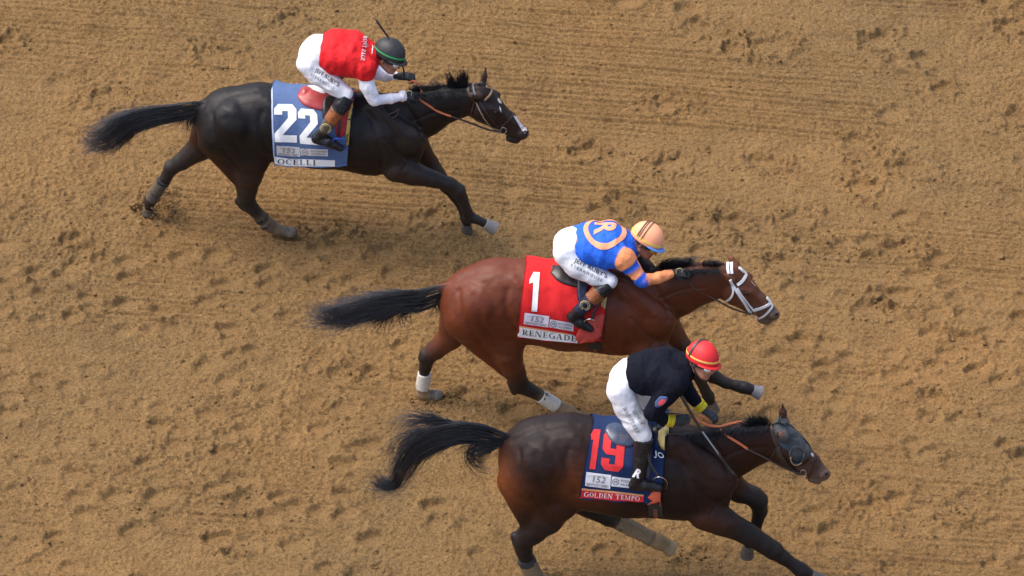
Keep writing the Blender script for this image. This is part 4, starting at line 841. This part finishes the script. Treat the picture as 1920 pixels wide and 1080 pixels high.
# white marks on the faces
def mark(key, p): 
    F_, h, bv, dx, dy = HORSES[key]; o = panel('white_marking', F_, bv, p, M_('white_fur', color=(.62, .55, .52), rough=.9, var=.15, vscale=80), h, .0015)
for k_, dxx, dyy in (('A', 0, 0), ('B', 471, 340), ('C', 565, 639)):
    F_, h, bv, _, _ = HORSES[k_]; panel('nostril', F_, bv, [(982+dxx, 251+dyy), (985+dxx, 247.5+dyy), (989+dxx, 247.5+dyy), (988+dxx, 251+dyy), (984+dxx, 253.5+dyy)], M_('nostril_dark', color=(.008, .005, .005), rough=.7), h, .0015)
mark('A', [(962, 217), (968, 218), (980, 228), (989, 238), (991, 246), (988, 251), (982, 250), (977, 242), (970, 230)]); mark('A', [(933, 183), (937, 187), (941, 194), (936, 193), (933, 188)]); mark('A', [(936, 198), (939, 203), (940, 212), (937, 206)])
mark('B', [(1418, 519), (1422, 524), (1423, 534), (1419, 535), (1417, 527)]); mark('C', [(1519, 846), (1524, 850), (1529, 858), (1525, 858), (1520, 852)])
# ================================================================== RIDERS
def unit(v): v = np.asarray(v, float); return v/np.linalg.norm(v)
def hand(Wp, d, n, side, curl=1.0, tagc='glove', sc=1.0):
    """Wp: wrist; d: towards the fingers; n: out of the back of the hand; side: +1 thumb on the +cross side"""
    d = unit(d); n = unit(n-d*np.dot(n, d)); s = np.cross(n, d)*side; P = lambda x, y, z: Wp+sc*(d*x+s*y+n*z); o = []
    A_ = lambda a, b, ra, rb, k=.006: o.append(prim(P(*a), P(*b), ra*sc, rb*sc, 1, k, tagc))
    A_((-.03, 0, 0), (.01, 0, 0), .026, .027, .012)
    for y in (-.026, -.009, .009, .026): A_((.005, y*.7, 0), (.078, y, .004), .016, .0125, .012)
    for i, (y, l) in enumerate(((.029, .92), (.010, 1.04), (-.010, .98), (-.028, .80))):
        a = (.080, y, .003); b = (.080+.036*l, y*1.02, -.010*curl); c = (b[0]+.012*l*(1.6-curl*1.4), y, b[2]-.026*l*(.4+.6*curl)); e = (c[0]-.020*l*curl+.012*(1-curl), y, c[2]-.010)
        A_(a, b, .0112, .0100, .004); A_(b, c, .0100, .0092, .004); A_(c, e, .0092, .0082, .004)
    A_((.020, .030, -.006), (.052, .046, -.018), .0145, .0120, .008); A_((.052, .046, -.018), (.080, .036, -.030), .0118, .0095, .004)
    return o
def basis(f, u): f = unit(f); u = unit(u-f*np.dot(u, f)); return np.stack([f, np.cross(u, f), u], 1)
def head_prims(H, Mx, neck, rn):
    q = lambda *p: H+Mx@np.array(p, float)
    A_ = lambda a, b, ra, rb, s=.02, k=1., c='skin', **kw: prim(q(*a), q(*b), ra, rb, k, s, c, **kw)
    return [A_((-.025, 0, .035), (.012, 0, .040), .086, .084), A_((.025, 0, -.005), (.048, 0, -.045), .066, .050), A_((.052, 0, -.070), (.070, 0, -.088), .032, .022),
            A_((.0, .048, -.050), (.055, .028, -.082), .026, .020), A_((.0, -.048, -.050), (.055, -.028, -.082), .026, .020),
            A_((.062, .036, -.022), (.066, .030, -.030), .024, .022, .012), A_((.062, -.036, -.022), (.066, -.030, -.030), .024, .022, .012),
            A_((.086, .03, .018), (.086, -.03, .018), .012, .012, .012), A_((.092, 0, .010), (.110, 0, -.024), .009, .014, .008), A_((.104, .011, -.028), (.104, -.011, -.028), .008, .008, .006),
            A_((.088, .018, -.052), (.088, -.018, -.052), .008, .008, .006, 1., 'lip'), A_((.084, .015, -.062), (.084, -.015, -.062), .009, .009, .006, 1., 'lip'),
            A_((-.008, .080, .005), (-.014, .084, -.022), .014, .009, .006), A_((-.008, -.080, .005), (-.014, -.084, -.022), .014, .009, .006),
            prim(q(-.03, 0, -.02), neck, .058, rn, 1, .02, 'skin')]
def helmet(F_, H, Mx, parent, m, mv, mband, band_rng, stripes, mstripe, sz=1.0):
    q = lambda p: H+Mx@(np.array(p)*sz+np.array([-.010, 0, .050]))
    def surf(az, el, e=0.0): return np.array([(.137+e)*math.cos(az)*math.cos(el), (.110+e)*math.sin(az)*math.cos(el), (.128+e)*math.sin(el)])
    na, ne = 48, 16; V = []; Fc = []
    for j in range(ne+1):
        el = R(88)-(R(88)+R(14))*j/ne
        for i in range(na): V.append(q(surf(2*math.pi*i/na, max(el, 0))+np.array([0, 0, .11*min(math.sin(el), 0)])))
    for j in range(ne):
        for i in range(na): a = j*na+i; b = j*na+(i+1) % na; Fc.append((a, b, b+na, a+na))
    Fc.append(tuple(range(na))[::-1]); k = len(V)
    for i in range(na): V.append(q(surf(2*math.pi*i/na, 0)*.9+np.array([0, 0, -.026])))
    for i in range(na): a = ne*na+i; b = ne*na+(i+1) % na; Fc.append((a, b, k+(i+1) % na, k+i))
    h = mesh_obj('helmet', V, Fc, m, F_, parent)
    V = []; Fc = []; n = 21                                            # peak
    for i in range(n):
        az = R(-68+136*i/(n-1)); ext = .032*math.cos(az*1.28)+.004; e0 = surf(az, 0); d = unit([math.cos(az), .8*math.sin(az), 0])
        for t, z in ((-.002, -.012), (ext, -.022), (ext, -.027), (-.004, -.022)): V.append(q(e0+d*t+np.array([0, 0, z])))
    for i in range(n-1):
        for j in range(4): a = i*4+j; b = i*4+(j+1) % 4; Fc.append((a, b, b+4, a+4))
    mesh_obj('peak', V, Fc, mv, F_, h)
    if mband:
        az = np.linspace(R(band_rng[0]), R(band_rng[1]), 40); P = [q(surf(a, R(band_rng[2]), .004)) for a in az]; N_ = [Mx@unit(surf(a, 0)) for a in az]
        V, Fc = sweep(np.array(P), N_, .013, .003); mesh_obj('band', V, Fc, mband, F_, h, smooth=False)
    for tw, x0, wd in stripes:                                         # straps over the crown
        P = []; N_ = []
        for t in np.linspace(-88, 88, 34):
            v = np.array([x0, .115*math.sin(R(t)), .131*math.cos(R(t))]); s_ = math.sqrt(max(.05, 1-(x0/.137)**2)); v[1] *= s_*1.0; v[2] = (.131)*s_*math.cos(R(t))+tw*abs(math.sin(R(t)))
            P.append(q(v*1.012)); N_.append(Mx@unit(v*np.array([.3, 1, 1])))
        V, Fc = sweep(np.array(P), N_, wd, .004); mesh_obj('strap', V, Fc, mstripe, F_, h, smooth=False)
    return h
def goggles(F_, H, Mx, parent, lens, frame):
    q = lambda *p: H+Mx@np.array(p, float)
    ps = [prim(q(.092, s*.030, -.006), q(.086, s*.040, -.006), .027, .024, 1, .004, 0) for s in (1, -1)]
    V, Q = sdf_mesh(ps, .004, 2); g = mesh_obj('goggles', V, Q, lens, F_, parent)
    az = np.linspace(R(28), R(332), 40); P = [q(.100*math.cos(a)-.004, .089*math.sin(a), .004) for a in az]; N_ = [Mx@unit([math.cos(a), math.sin(a), 0]) for a in az]
    V, Fc = sweep(np.array(P), N_, .020, .004); mesh_obj('strap', V, Fc, frame, F_, g, smooth=False)
    V, Fc = sweep(np.array([q(.117, y, .0) for y in (-.012, 0, .012)]), [Mx@np.array([1, 0, 0])]*3, .012, .006); mesh_obj('bridge', V, Fc, frame, F_, g)
def fold(V, Q, amp, seed, sc=10, st=(1, 1, 1)):
    n = normals(V, Q); a = vnoise3(V*np.array(st), sc, seed); b = vnoise3(V*np.array(st)+3, sc*2.1, seed+1)
    return V+n*(amp*(.4-np.abs(a)*1.6)+amp*.5*b)[:, None]
def person(F_, label, parts, hd, hands, skin, mats, seed, folds):
    """parts: {garment: [chain, chain, ...]}; each chain point is (x, y, w, radius in px, tag)"""
    H = F_.L(*hd[0]); Mx = basis(np.array(hd[1], float), np.array(hd[2], float)); neck = F_.L(*hd[3])
    pr = {}; allp = []
    for g, chains in parts.items():
        L_ = []
        for ci, ch in enumerate(chains):
            ch = [(*p[:3], p[3]*(.91 if g == 'jersey' and ci > 3 else .96 if g == 'breeches' and ci < 2 else 1), *p[4:]) for p in ch]
            k = ch[0][5] if len(ch[0]) > 5 else 1.0
            cap = ch[0][6] if len(ch[0]) > 6 else ''
            for i, (p, q) in enumerate(zip(ch[:-1], ch[1:])):
                cc = ('a' if i == 0 and 'a' in cap else '')+('b' if i == len(ch)-2 and 'b' in cap else '')
                L_.append(prim(F_.L(*p[:3]), F_.L(*q[:3]), px(p[3]), px(q[3]), k, .020 if g in ('jersey', 'breeches') else .012, q[4], cc))
        pr[g] = L_
        for p in L_:
            b = dict(p); b['ra'] = max(p['ra']-.013, p['ra']*.7); b['rb'] = max(p['rb']-.013, p['rb']*.7); b['c'] = 'skin'; allp.append(b)
    hp = head_prims(H, Mx, neck, px(11)); allp += hp; hps = []
    for (w_, d, n_, side, curl) in hands:
        hh = hand(F_.L(*w_), np.array(d, float), np.array(n_, float), side, curl); hps.append(hh)
        for p in hh[:5]: b = dict(p); b['ra'] -= .005; b['rb'] -= .005; b['c'] = 'skin'; allp.append(b)
    V, Q = sdf_mesh(allp, .0065, 1); c = colours(V, allp, dict(skin=skin, lip=(skin[0]*.75, skin[1]*.45, skin[2]*.5)), .003)
    o = mesh_obj('person', V, Q, M_('skin', attr=True, rough=.5, var=.12, vscale=60), F_, col=c); tag(o, label, 'jockey', 'jockeys riding in the race')
    bv = {}
    names = dict(boots='boot', far_boot='boot')
    for g, L_ in pr.items():
        V, Q = sdf_mesh(L_, .0075, 2)
        if g in folds: V = fold(V, Q, folds[g][0], seed+len(g), folds[g][1], folds[g][2])
        c = colours(V, L_, mats[g][1], .0012); bv[g] = mesh_bvh(V, Q); ob = mesh_obj(names.get(g, g), V, Q, mats[g][0], F_, o, col=c); bv[g+'_o'] = ob
    for hh in hps:
        V, Q = sdf_mesh(hh, .0042, 1); mesh_obj('glove', V, Q, mats['glove'], F_, o)
    return o, bv, H, Mx
def gm(name, **k): d = dict(attr=True, rough=.72, var=.06, vscale=10, bump=.3, bscale=200, bump2=.8, b2scale=19, sheen=.0, spec=.25, stretch=(1.3, 1, .8)); d.update(k); return mat(name, **d)
BOOT = gm('boot_leather', rough=.34, spec=.3, bump=.1, sheen=0, dust=.04, dustcol=(.06, .045, .03)); BR_M = gm('breeches_cloth', bump2=.6, b2scale=11)
GLV = M_('glove_black', color=(.010, .010, .011), rough=.7, var=.3, vscale=60, bump=.3, bscale=200)
WC = dict(w=(.74, .74, .77)); BC = dict(k=(.012, .012, .014), t=(.26, .085, .03), n=(.012, .018, .04), d=(.09, .075, .05), b=(.014, .014, .015))
FB = {'breeches': (.0055, 9, (1, 1, 1.8)), 'jersey': (.011, 8, (1.5, 1, 1)), 'boots': (.004, 16, (1, 1, 1))}
# --- rider of 22: red jersey, white sleeves
pA, bvA, HA, MA = person(A, 'jockey in a red jersey with white sleeves and black helmet, crouched over horse 22', dict(
    jersey=[[(603, 95, 0, 31, 'r', 1.2, 'a'), (632, 98, 0, 40, 'r'), (662, 103, 0, 40, 'r'), (684, 108, 0, 30, 'r')], [(660, 112, .10, 34, 'r'), (684, 128, .17, 21, 'r')], [(660, 88, -.10, 32, 'r'), (684, 92, -.17, 20, 'r')],
            [(684, 128, .17, 22, 'r', 1, 'b'), (684.5, 143, .185, 20.5, 'r')], [(684, 136, .18, 17.5, 'w'), (690, 162, .22, 16, 'w'), (702, 187, .24, 12.5, 'w')], [(702, 187, .24, 12.5, 'w', 1, 'b'), (730, 186, .17, 10.5, 'w'), (759, 179, .10, 7.6, 'w')],
            [(686, 105, -.17, 18, 'w'), (703, 135, -.19, 14, 'w')], [(703, 135, -.19, 13, 'w', 1, 'b'), (724, 142, -.14, 11, 'w'), (748, 143, -.08, 8.2, 'w')], [(690, 110, 0, 19, 'w', 1, 'b'), (702, 113, 0, 15, 'w')]],
    breeches=[[(578, 119, .10, 23, 'w', 1, ''), (598, 139, .13, 22.5, 'w'), (625, 159, .18, 18.5, 'w'), (648, 175, .21, 15, 'w')], [(584, 98, -.10, 21, 'w'), (604, 108, -.14, 21, 'w'), (648, 113, -.21, 15, 'w')], [(588, 102, 0, 28, 'w', 1.15), (598, 97, 0, 31, 'w'), (612, 96, 0, 30, 'w')]],
    boots=[[(652, 181, .22, 14.5, 'k', 1, 'a'), (640, 199, .26, 15, 'k'), (634, 207, .27, 14.5, 'k')], [(634, 207, .27, 15, 't', 1, 'ab'), (620, 226, .29, 13.5, 't')], [(620, 226, .29, 12.8, 'd'), (606, 247, .315, 10, 'd')], [(606, 247, .315, 10.5, 'k'), (592, 258, .32, 9, 'k')], [(594, 261, .32, 9.5, 'k'), (616, 266, .33, 10.5, 'k'), (638, 278, .34, 7, 'k')]],
    far_boot=[[(652, 116, -.22, 14.5, 'k', 1, 'a'), (632, 139, -.28, 14, 'k'), (606, 154, -.315, 10, 'k')], [(594, 166, -.32, 9.5, 'k'), (616, 168, -.33, 10, 'k'), (638, 177, -.34, 7, 'k')]]),
    ((728, 110, 0), (.86, -.42, -.20), (.22, .28, .93), (699, 106, 0)),
    [((757, 180, .10), (.95, .12, -.12), (.1, -.5, .85), -1, 1.0), ((749, 143, -.08), (.95, -.1, .05), (.0, -.3, .95), 1, 1.15)],
    (.30, .14, .085), dict(jersey=(gm('jersey_red'), dict(r=(.60, .010, .014), w=(.78, .76, .82))), breeches=(BR_M, WC), boots=(BOOT, BC), far_boot=(BOOT, BC), glove=GLV), 40, FB)
BLK = M_('helmet_black', color=(.014, .015, .016), rough=.55, dust=.3, dustcol=(.12, .10, .08)); GRN = M_('green_band', color=(.03, .30, .10), rough=.6)
helmet(A, HA, MA, pA, BLK, BLK, GRN, (-150, 8, 8), [], BLK)
LENS = M_('lens', color=(.70, .68, .62), rough=.15, metal=.8); GFR = M_('goggle_frame', color=(.02, .02, .02), rough=.4)
goggles(A, HA, MA, pA, LENS, GFR)
# --- rider of 1: blue and orange jersey
OR, BL = (.80, .285, .115), (.018, .115, .62)
pB, bvB, HB, MB_ = person(B, 'jockey in a blue and orange jersey and orange helmet, crouched over horse 1', dict(
    jersey=[[(1074, 457, 0, 29, 'b', 1.2, 'a'), (1105, 458, 0, 38, 'b'), (1142, 461, 0, 40, 'b'), (1170, 464, 0, 29, 'b')], [(1140, 470, .10, 33, 'b'), (1168, 482, .16, 21, 'b')], [(1140, 448, -.10, 32, 'b'), (1168, 450, -.16, 20, 'b')],
            [(1170, 484, .175, 21, 'o', 1, 'b'), (1178, 495, .19, 18.5, 'o')], [(1178, 495, .19, 18.5, 'b', 1, 'ab'), (1185.5, 506, .205, 16.5, 'b')], [(1185.5, 506, .205, 16.5, 'o', 1, 'ab'), (1195, 519, .23, 14.5, 'o')], [(1195, 519, .23, 14.5, 'b', 1, 'a'), (1206, 527, .24, 13.5, 'b')],
            [(1206, 526, .24, 12.5, 'o', 1, 'b'), (1234, 521, .18, 11, 'o'), (1262, 512, .12, 8, 'o')], [(1172, 452, -.16, 18, 'o'), (1196, 480, -.18, 14, 'o')], [(1196, 478, -.18, 13, 'k', 1, 'b'), (1210, 496, -.10, 11, 'k'), (1228, 507, -.03, 8, 'k')],
            [(1150, 450, 0, 30, 'b', 1), (1186, 452, 0, 15, 'b')]],
    breeches=[[(1061, 475, .10, 24, 'w'), (1082, 497, .14, 24, 'w'), (1115, 516, .18, 19.5, 'w'), (1142, 527, .21, 16, 'w')], [(1064, 450, -.10, 23, 'w'), (1086, 458, -.14, 23, 'w'), (1142, 465, -.21, 16, 'w')], [(1064, 459, 0, 27, 'w', 1.15), (1074, 457, 0, 28.5, 'w'), (1088, 457, 0, 28, 'w')]],
    boots=[[(1143, 533, .22, 16, 'k', 1, 'a'), (1124, 547, .26, 15.5, 'k')], [(1124, 547, .26, 15.8, 't', 1, 'ab'), (1108, 561, .285, 14.5, 't')], [(1108, 561, .285, 14, 'n'), (1088, 582, .31, 11.5, 'n')], [(1088, 582, .31, 11.5, 'k'), (1072, 593, .31, 9.5, 'k')], [(1074, 596, .31, 10, 'k'), (1088, 604, .32, 11, 'k'), (1106, 616, .335, 7, 'k')]],
    far_boot=[[(1143, 468, -.22, 16, 'k', 1, 'a'), (1116, 476, -.28, 15, 'k'), (1088, 490, -.31, 11.5, 'k')], [(1074, 504, -.31, 10, 'k'), (1088, 510, -.32, 11, 'k'), (1106, 517, -.335, 7, 'k')]]),
    ((1210, 456, 0), (.82, -.40, -.32), (.34, .28, .90), (1186, 457, 0)),
    [((1265, 512, .11), (.96, .05, .0), (.1, -.5, .85), -1, .95), ((1230, 508, -.02), (.95, .2, -.05), (.0, -.3, .95), 1, 1.0)],
    (.25, .10, .06), dict(jersey=(gm('jersey_blue_orange'), dict(b=BL, o=OR, k=(.012, .012, .014))), breeches=(BR_M, WC), boots=(BOOT, BC), far_boot=(BOOT, BC), glove=GLV), 60, FB)
HO = M_('helmet_orange', color=(.92, .37, .19), rough=.6, var=.05, bump=.2); helmet(B, HB, MB_, pB, HO, M_('peak_blue', color=(.10, .27, .75), rough=.5), M_('lime_band', color=(.75, .60, .10), rough=.6), (-170, 170, 3), [(0, -.060, .008), (0, -.044, .005), (0, -.018, .006)], GFR)
goggles(B, HB, MB_, pB, M_('lens_amber', color=(.30, .20, .06), rough=.15, metal=.4), GFR)
# --- rider of 19: black jacket
pC, bvC, HC, MC = person(C, 'jockey in a black jacket and red helmet on horse 19, nearest the viewer', dict(
    jersey=[[(1181, 703, 0, 28, 'k', 1.2, 'a'), (1212, 698, 0, 37, 'k'), (1248, 696, 0, 39, 'k'), (1276, 692, 0, 28, 'k')], [(1245, 708, .10, 34, 'k'), (1268, 716, .17, 22, 'k')], [(1245, 684, -.10, 32, 'k'), (1272, 690, -.16, 20, 'k')],
            [(1266, 718, .18, 22, 'k'), (1245, 745, .21, 18.5, 'k'), (1223, 772, .24, 15.5, 'k')], [(1223, 773, .24, 14.5, 'k', 1, 'b'), (1242, 785, .22, 12, 'k'), (1260, 788, .20, 9.2, 'k')],
            [(1274, 700, -.15, 19, 'k'), (1293, 738, -.12, 14.5, 'k')], [(1293, 738, -.12, 13.5, 'k', 1, 'b'), (1304, 751, -.09, 11.5, 'k'), (1318, 766, -.06, 9, 'k')], [(1270, 690, 0, 22, 'k', 1, 'b'), (1294, 682, 0, 17, 'k')]],
    breeches=[[(1162, 731, .10, 25, 'w'), (1174, 760, .13, 24, 'w'), (1190, 790, .18, 21, 'w'), (1204, 816, .22, 17.5, 'w')], [(1168, 704, -.10, 23, 'w'), (1190, 728, -.14, 22, 'w'), (1216, 754, -.20, 17, 'w')], [(1170, 713, 0, 28, 'w', 1.15), (1181, 703, 0, 27.5, 'w'), (1192, 701, 0, 27.5, 'w')]],
    boots=[[(1207, 822, .23, 17, 'k', 1, 'a'), (1203, 860, .275, 14.5, 'k'), (1197, 890, .31, 11.5, 'b')], [(1197, 890, .31, 12, 'k'), (1190, 906, .31, 10.5, 'k')], [(1189, 909, .31, 10.5, 'k'), (1210, 908, .32, 11.5, 'k'), (1236, 914, .34, 7.5, 'k')]],
    far_boot=[[(1216, 758, -.22, 17, 'k', 1, 'a'), (1206, 778, -.275, 14.5, 'k'), (1197, 798, -.31, 11.5, 'k')], [(1189, 817, -.31, 10.5, 'k'), (1210, 813, -.32, 11, 'k'), (1236, 813, -.34, 7.5, 'k')]]),
    ((1316, 681, .02), (.76, -.66, .02), (.02, .40, .92), (1291, 684, 0)),
    [((1262, 788, .20), (.93, .05, .15), (.0, -.75, .65), -1, .9), ((1320, 769, -.05), (.78, -.28, -.42), (.45, -.2, .85), 1, .55)],
    (.38, .17, .105), dict(jersey=(gm('jacket_black', rough=.85, spec=.08, sheen=0, dust=.12, dustcol=(.04, .04, .042), bump2=.6), dict(k=(.006, .007, .013))), breeches=(BR_M, WC), boots=(BOOT, BC), far_boot=(BOOT, BC), glove=M_('glove_grey', color=(.022, .024, .026), rough=.75, var=.3, bump=.3, bscale=200)), 80, FB)
HR = M_('helmet_red', color=(.62, .014, .018), rough=.6, var=.05, bump=.2); helmet(C, HC, MC, pC, HR, HR, M_('gold_band', color=(.80, .50, .12), rough=.5), (-170, 170, 7), [(0, -.042, .018)], GFR, 1.0)
goggles(C, HC, MC, pC, LENS, GFR)
tube('chin_strap', C, [HC+MC@np.array(p) for p in ((-.03, -.10, .02), (.02, -.082, -.05), (.055, -.02, -.113), (.055, .02, -.113), (.02, .082, -.05))], .006, GFR, pC, 20)
YEL = (.78, .60, .03)
for a, b, ra, rb in (((1250, 787, .21), (1256, 788, .205), 10.3, 10), ((1258, 788, .203), (1263, 789, .20), 9.8, 9.6)): wrap(C, a, b, ra, rb, pC, YEL, 'cuff', 0)
for a, b in (((1308, 755, -.08), (1312, 760, -.075)), ((1313, 761.5, -.07), (1317, 766, -.065))): wrap(C, a, b, 10.2, 9.8, pC, YEL, 'cuff', 0)
wrap(A, (751, 180.5, .118), (759, 179, .10), 8.8, 8.6, pA, (.78, .76, .80), 'cuff', 0)
# --- writing on clothes
for F_, par, bv, o1, x1, o2, x2 in ((A, bvA['breeches_o'], bvA['breeches'], (589, 136), (44, 29), (582, 141), (43, 28)), (B, bvB['breeches_o'], bvB['breeches'], (1075, 493), (61, 31), (1070, 499), (58, 29))):
    write('lettering', "JEFF RUBY'S", F_, bv, o1, x1, (3.6, -10), INK, par, .006, bold=.012, spacing=1.05)
    write('lettering', 'STEAKHOUSE', F_, bv, o2, x2, (2.0, -5), INK, par, .006, spacing=1.5)
for t, o_, x_ in (('HORSE', (1184, 771), (19, 26)), ('WHISPERER', (1167, 765), (27, 48))): write('lettering', t, C, bvC['breeches'], o_, x_, (6.5, -2.5), GINK, bvC['breeches_o'], .006, serif=True)
write('lettering', 'FRONT PAGE', A, bvA['jersey'], (681, 68), (-5, 45), (7, 1), PW, bvA['jersey_o'], .006, serif=True)
bm = curve_fill([[(0, 0), (.25, .4), (.5, .2), (.8, .5), (1, .35), (.85, .8), (.5, .65), (.2, .8)]]); decal('emblem', A, bvA['jersey'], bm, lambda u, v: (697-3*u-5*v*0+4*v, 84+18*u+1*v), PW, bvA['jersey_o'], .006, 4)
def back_decal(name, F_, bv, bm, cx, cy, wx, m, parent, rad=.17):
    """laid round the back like a print: x runs along the spine, y round the ribs towards the viewer's side"""
    c = F_.L(cx, cy, 0)
    for _ in range(5):
        es = [e for e in bm.edges if e.calc_length() > .02]
        if not es: break
        bmesh.ops.subdivide_edges(bm, edges=es, cuts=1); bmesh.ops.triangulate(bm, faces=bm.faces[:])
    V = []
    for v in bm.verts:
        th = v.co.y/rad; d = Vector((0, -math.sin(th), math.cos(th))); p = Vector((c[0]+v.co.x, 0, c[2])); r = bv.ray_cast(p+d*.6, -d)
        V.append(r[0]+r[1]*.005 if r[0] is not None else p+d*rad)
    bm.verts.index_update(); Fc = [tuple(v.index for v in f.verts) for f in bm.faces]; bm.free(); return mesh_obj(name, V, Fc, m, F_, parent, smooth=False)
circ = lambda r, k=1.: [(r*math.cos(t), r*k*math.sin(t)) for t in np.linspace(0, 6.283, 61)[:-1]]
ORM = M_('print_orange', color=(.82, .33, .17), rough=.75)
back_decal('emblem', B, bvB['jersey'], curve_fill([circ(.168), circ(.132)]), 1134, 462, 0, ORM, bvB['jersey_o'])
bm = text_mesh('R', bold=.035); xs_ = [v.co.x for v in bm.verts]; ys_ = [v.co.y for v in bm.verts]
for v in bm.verts: u = (v.co.x-min(xs_))/(max(xs_)-min(xs_)); t = (v.co.y-min(ys_))/(max(ys_)-min(ys_)); v.co = (-.085+.17*t, -.07+.14*u, 0)
back_decal('lettering', B, bvB['jersey'], bm, 1134, 462, 0, ORM, bvB['jersey_o'])
pad('armband', C, bvC['jersey'], [(1229, 753), (1237, 744), (1244, 743), (1252, 745), (1250, 752), (1241, 761), (1231, 764), (1228, 759)], .001, M_('patch_blue', color=(.04, .08, .20), rough=.8, dust=.5), bvC['jersey_o'], .004, 4, .3)
panel('emblem', C, bvC['jersey'], [(1236, 753), (1241, 748), (1248, 748), (1247, 753), (1242, 758), (1236, 759)], M_('patch_red', color=(.60, .06, .07), rough=.7), bvC['jersey_o'], .012)
write('emblem', 'R', C, bvC['boots'], (1186, 894), (13, 3), (3, -17), PW, bvC['boots_o'], .005, bold=.05, shear=.4)
GOLD = M_('gold_cord', color=(.50, .40, .20), rough=.4)
for F_, cx, cy, w_, par in ((A, 611, 241, .345, bvA['boots_o']), (B, 1097, 573, .35, bvB['boots_o'])):
    for rx, ry, a in ((9.5, 8.5, .5), (7, 5.5, .9)): tube('spur_cord', F_, [F_.L(x, y, w_) for x, y in ring_pts(cx, cy, rx, ry, a)], .0036, GOLD, par, 26)
for F_, x, y, par in ((A, 766, 176, pA), (B, 1273, 509, pB)): tube('glove_badge', F_, [F_.L(p[0], p[1], .155) for p in ((x-5, y+5), (x-5, y-3), (x+1, y-6), (x+6, y-4), (x+5, y+3))], .0028, GOLD, par, 16)
tube('number_card', B, [B.L(1188, 476, .15), B.L(1194, 490, .18), B.L(1206, 512, .22)], [.008, .012, .010], M_('pink_strap', color=(.62, .25, .22), rough=.7), bvB['jersey_o'], 12, .004)
# --- whips
def whip(F_, label, segs):
    r = empty('whip', F_); tag(r, label, 'whip', 'riding whips')
    for nm, pts, rad, m in segs: tube(nm, F_, [F_.L(*p) for p in pts], rad, m, r, 12)
DK = M_('whip_black', color=(.015, .016, .018), rough=.5, dust=.2)
whip(A, 'black whip held upright beside the black helmet', [('handle', [(759, 148, -.05), (756, 128, -.045), (748, 108, -.05)], [.008, .007, .006], DK), ('shaft', [(748, 108, -.05), (727, 68, -.05)], [.006, .005], DK), ('popper', [(727, 68, -.05), (715, 52, -.05), (705, 37, -.05)], [.008, .009, .009], DK)])
whip(C, 'dark grey whip pointing down across the near horse\'s shoulder', [('handle', [(1277, 742, .235), (1300, 782, .235), (1316, 808, .235)], [.013, .011, .010], DK), ('shaft', [(1316, 808, .235), (1348, 852, .235)], [.0065, .006], M_('whip_grey', color=(.30, .30, .30), rough=.4)), ('popper', [(1346, 850, .235), (1362, 872, .235), (1379, 893, .235)], [.011, .013, .011], DK)])
# ================================================================== origins: each thing's at its own base
bpy.context.view_layer.update()
def tree(o): return [o]+[d for c in o.children for d in tree(c)]
for o in [o for o in COL.objects if o.parent is None and o.type in ('MESH', 'EMPTY') and o.get('category') not in (None, 'dirt clods')]:
    ms = [d for d in tree(o) if d.type == 'MESH']; lo = np.full(3, 1e9); hi = -lo
    for d in ms:
        a = np.empty(len(d.data.vertices)*3, dtype=np.float32); d.data.vertices.foreach_get('co', a); a = a.reshape(-1, 3); lo = np.minimum(lo, a.min(0)); hi = np.maximum(hi, a.max(0))
    c = np.array([(lo[0]+hi[0])/2, (lo[1]+hi[1])/2, lo[2]])
    for d in ms:
        a = np.empty(len(d.data.vertices)*3, dtype=np.float32); d.data.vertices.foreach_get('co', a); a = (a.reshape(-1, 3)-c.astype(np.float32)); d.data.vertices.foreach_set('co', a.ravel()); d.data.update()
    ca, sa = math.cos(o.rotation_euler.z), math.sin(o.rotation_euler.z); o.location = (o.location.x+ca*c[0]-sa*c[1], o.location.y+sa*c[0]+ca*c[1], o.location.z+c[2])
